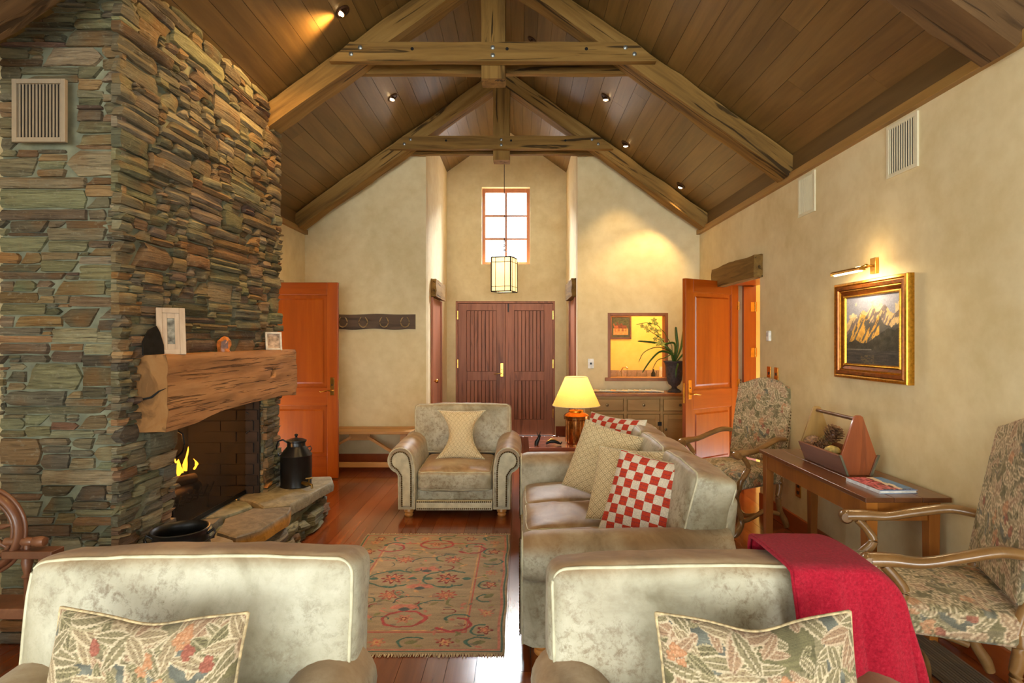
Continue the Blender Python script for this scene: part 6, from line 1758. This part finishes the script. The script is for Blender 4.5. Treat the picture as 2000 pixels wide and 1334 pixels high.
for k, (a, b) in enumerate(cols):
    d = bx('drawer', m_sideboard, t, a, b, -.006, .02, .706, .832, bevel=.004)
    MB().lathe([(0, 0), (.012, 0), (.008, .008), (.016, .016), (.014, .024), (0, .027)], 14, Matrix.Translation(((a+b)/2, -.006, .77)) @ Matrix.Rotation(R(90), 4, 'X')).build('knob', m_knob, d, smooth=50)
    st = .05; q = MB(); q.box(a, a+st, -.004, .02, .136, .664); q.box(b-st, b, -.004, .02, .136, .664); q.box(a+st, b-st, -.004, .02, .136, .19); q.box(a+st, b-st, -.004, .02, .612, .664)
    d = q.build('cupboard_door', m_sideboard, t, bevel=.003); bx('door_panel', m_sideboard, d, a+st, b-st, .006, .02, .19, .612)
    kx = (b-.025, a+.022, a+.022)[k]; MB().lathe([(0, 0), (.010, 0), (.007, .008), (.014, .015), (.012, .022), (0, .025)], 14, Matrix.Translation((kx, -.004, .50)) @ Matrix.Rotation(R(90), 4, 'X')).build('knob', m_knob, d, smooth=50)
    hx = (a+.0, b, b)[k]
    for z in (.24, .56): bx('butterfly_hinge', m_iron, d, hx-.022, hx+.022, -.008, -.003, z-.022, z+.022, bevel=.002)
bro = []
cols_ = [(214, 170, 130), (226, 190, 150), (196, 204, 214), (208, 214, 220), (220, 180, 140), (190, 200, 214), (224, 214, 196), (200, 208, 218), (214, 196, 170), (196, 206, 220), (220, 220, 216), (200, 210, 224)]
for k in range(12):
    M_ = plain('brochure_%d' % k, cols_[k], .4, 0, .12, 30)
    t = thing('brochure', '%s brochure from the left in the overlapping fan on the sideboard' % ('first second third fourth fifth sixth seventh eighth ninth tenth eleventh last'.split()[k]), 'brochure', (.86+k*.066, 6.67, .8955+.0016), 0, 'brochures fanned on the sideboard')
    m = MB(); Mx = Matrix.Rotation(R(-9), 4, 'Y') @ Matrix.Rotation(R(-14), 4, 'Z'); Mx = Matrix.Rotation(R(-14), 4, 'Z') @ Matrix.Translation((0, 0, .010)) @ Matrix.Rotation(R(6), 4, 'Y')
    m.box(-.075, .075, -.105, .105, -.0012, .0012, Mx); m.build('cover', M_, t)
t = thing('stone_urn', 'dark stone urn planter at the right end of the sideboard', 'urn', (1.775, 6.64, .8955)); t.scale = (.88, .88, .93)
MB().lathe([(0, 0), (.085, 0), (.085, .015), (.070, .030), (.040, .045), (.030, .065), (.045, .080), (.075, .10), (.095, .15), (.105, .24), (.112, .32), (.125, .36), (.140, .375), (.140, .385), (.120, .385), (.108, .36), (.10, .30), (.0, .29)], 32).build('urn', m_urn, t, smooth=40)
t = thing('orchid_plant', 'orchid with long strap leaves and lime green flowers growing in the urn', 'plant', (1.765, 6.64, .8955+.29))
def strap(pts, w_):
    P_ = [Vector(p) for p in pts]; out = []
    for i in range(len(P_)-1):
        p0 = P_[max(i-1, 0)]; p1 = P_[i]; p2 = P_[i+1]; p3 = P_[min(i+2, len(P_)-1)]
        for k in range(6):
            u = k/6; out.append(.5*((2*p1)+(p2-p0)*u+(2*p0-5*p1+4*p2-p3)*u*u+(-p0+3*p1-3*p2+p3)*u**3))
    out.append(P_[-1]); n = len(out); m = MB(); vs = []; fs = []
    for i, p in enumerate(out):
        d = (out[min(i+1, n-1)]-out[max(i-1, 0)]).normalized(); a = d.cross(Vector((0, 1, 0)))
        if a.length < .1: a = Vector((1, 0, 0))
        a = (a.normalized()*.75+Vector((0, .6, 0))).normalized(); f = i/(n-1); ww = w_*(math.sin(PI*(.12+.88*(1-f)))**.6 if f > .0 else .5)*(1 if f < 1 else 0)+.0008
        up = d.cross(a).normalized()
        vs += [p-a*ww/2, p+up*ww*.18, p+a*ww/2]
    for i in range(n-1):
        for k in range(2): fs.append((i*3+k, i*3+k+1, i*3+k+4, i*3+k+3))
    m.add(vs, fs); o = m.build('leaf', m_leaf, t, smooth=60); so = o.modifiers.new('s', 'SOLIDIFY'); so.thickness = .0015; return o
def Q(px, py, dy=0.0):
    Y = 6.64+dy; return Vector(((px-VX)*Y/FPX-1.765, dy, EYE-(py-VY)*Y/FPX-.8955-.29))
B0 = Vector((0, 0, .02))
for pts, w_ in (([B0, Q(1318, 672, -.05), Q(1296, 672, -.08), Q(1270, 668, -.10), Q(1245, 666, -.12)], .030),
                ([B0, Q(1316, 695, -.04), Q(1292, 686, -.10), Q(1272, 702, -.14), Q(1254, 728, -.16)], .030),
                ([B0, Q(1312, 690, -.02), Q(1285, 678, -.06), Q(1258, 688, -.08), Q(1247, 708, -.10)], .012),
                ([B0, Q(1318, 690, -.06), Q(1300, 698, -.12), Q(1284, 704, -.14), Q(1274, 722, -.15)], .012),
                ([B0, Q(1323, 680), Q(1321, 655), Q(1320, 638)], .034), ([B0, Q(1330, 680, .05), Q(1335, 650, .08), Q(1337, 640, .1)], .03),
                ([B0, Q(1324, 710, -.13), Q(1321, 722, -.17), Q(1320, 738, -.19)], .030), ([B0, Q(1312, 688, .03), Q(1296, 674, .05), Q(1290, 660, .06)], .028), ([B0, Q(1336, 690, -.08), Q(1345, 680, -.10), Q(1352, 700, -.12)], .028)):
    strap(pts, w_)
for pts in ([B0, Q(1312, 675, -.03), Q(1298, 650, -.06), Q(1283, 634, -.09), Q(1262, 630, -.12), Q(1243, 634, -.14)], [B0, Q(1308, 682, -.05), Q(1292, 662, -.10), Q(1278, 652, -.13), Q(1268, 646, -.15)]):
    MB().tube(pts, .004, 6).build('stem', m_leaf, t, smooth=70)
def orchid(c, s=1.0):
    c = Vector(c); m = MB()
    ax = Vector((random.uniform(-.8, .2), -1, random.uniform(-.5, .4))).normalized(); a = ax.cross(Vector((0, 0, 1))).normalized(); b = a.cross(ax)
    for k in range(5):
        an = 2*PI*k/5+.3; d = a*math.cos(an)+b*math.sin(an); e = d.cross(ax); L_ = .034*s
        m.add([c, c+d*L_*.5+e*.011*s+ax*.004, c+d*L_+ax*.008, c+d*L_*.5-e*.011*s+ax*.004, c+d*L_*.5+ax*.009], [(0, 1, 4), (1, 2, 4), (2, 3, 4), (3, 0, 4)])
    m.ball(c+ax*.008, .007*s, 6)
    m.build('flower', m_flower, t, smooth=60)
for (px, py) in ((1252, 637), (1262, 640), (1270, 633), (1264, 646), (1274, 642), (1279, 632), (1283, 646), (1288, 655), (1282, 662), (1291, 664), (1286, 672), (1294, 672), (1276, 626), (1289, 645)):
    orchid(Q(px+random.uniform(-2, 2), py, -.10+random.uniform(-.03, .03)), random.uniform(.9, 1.25))
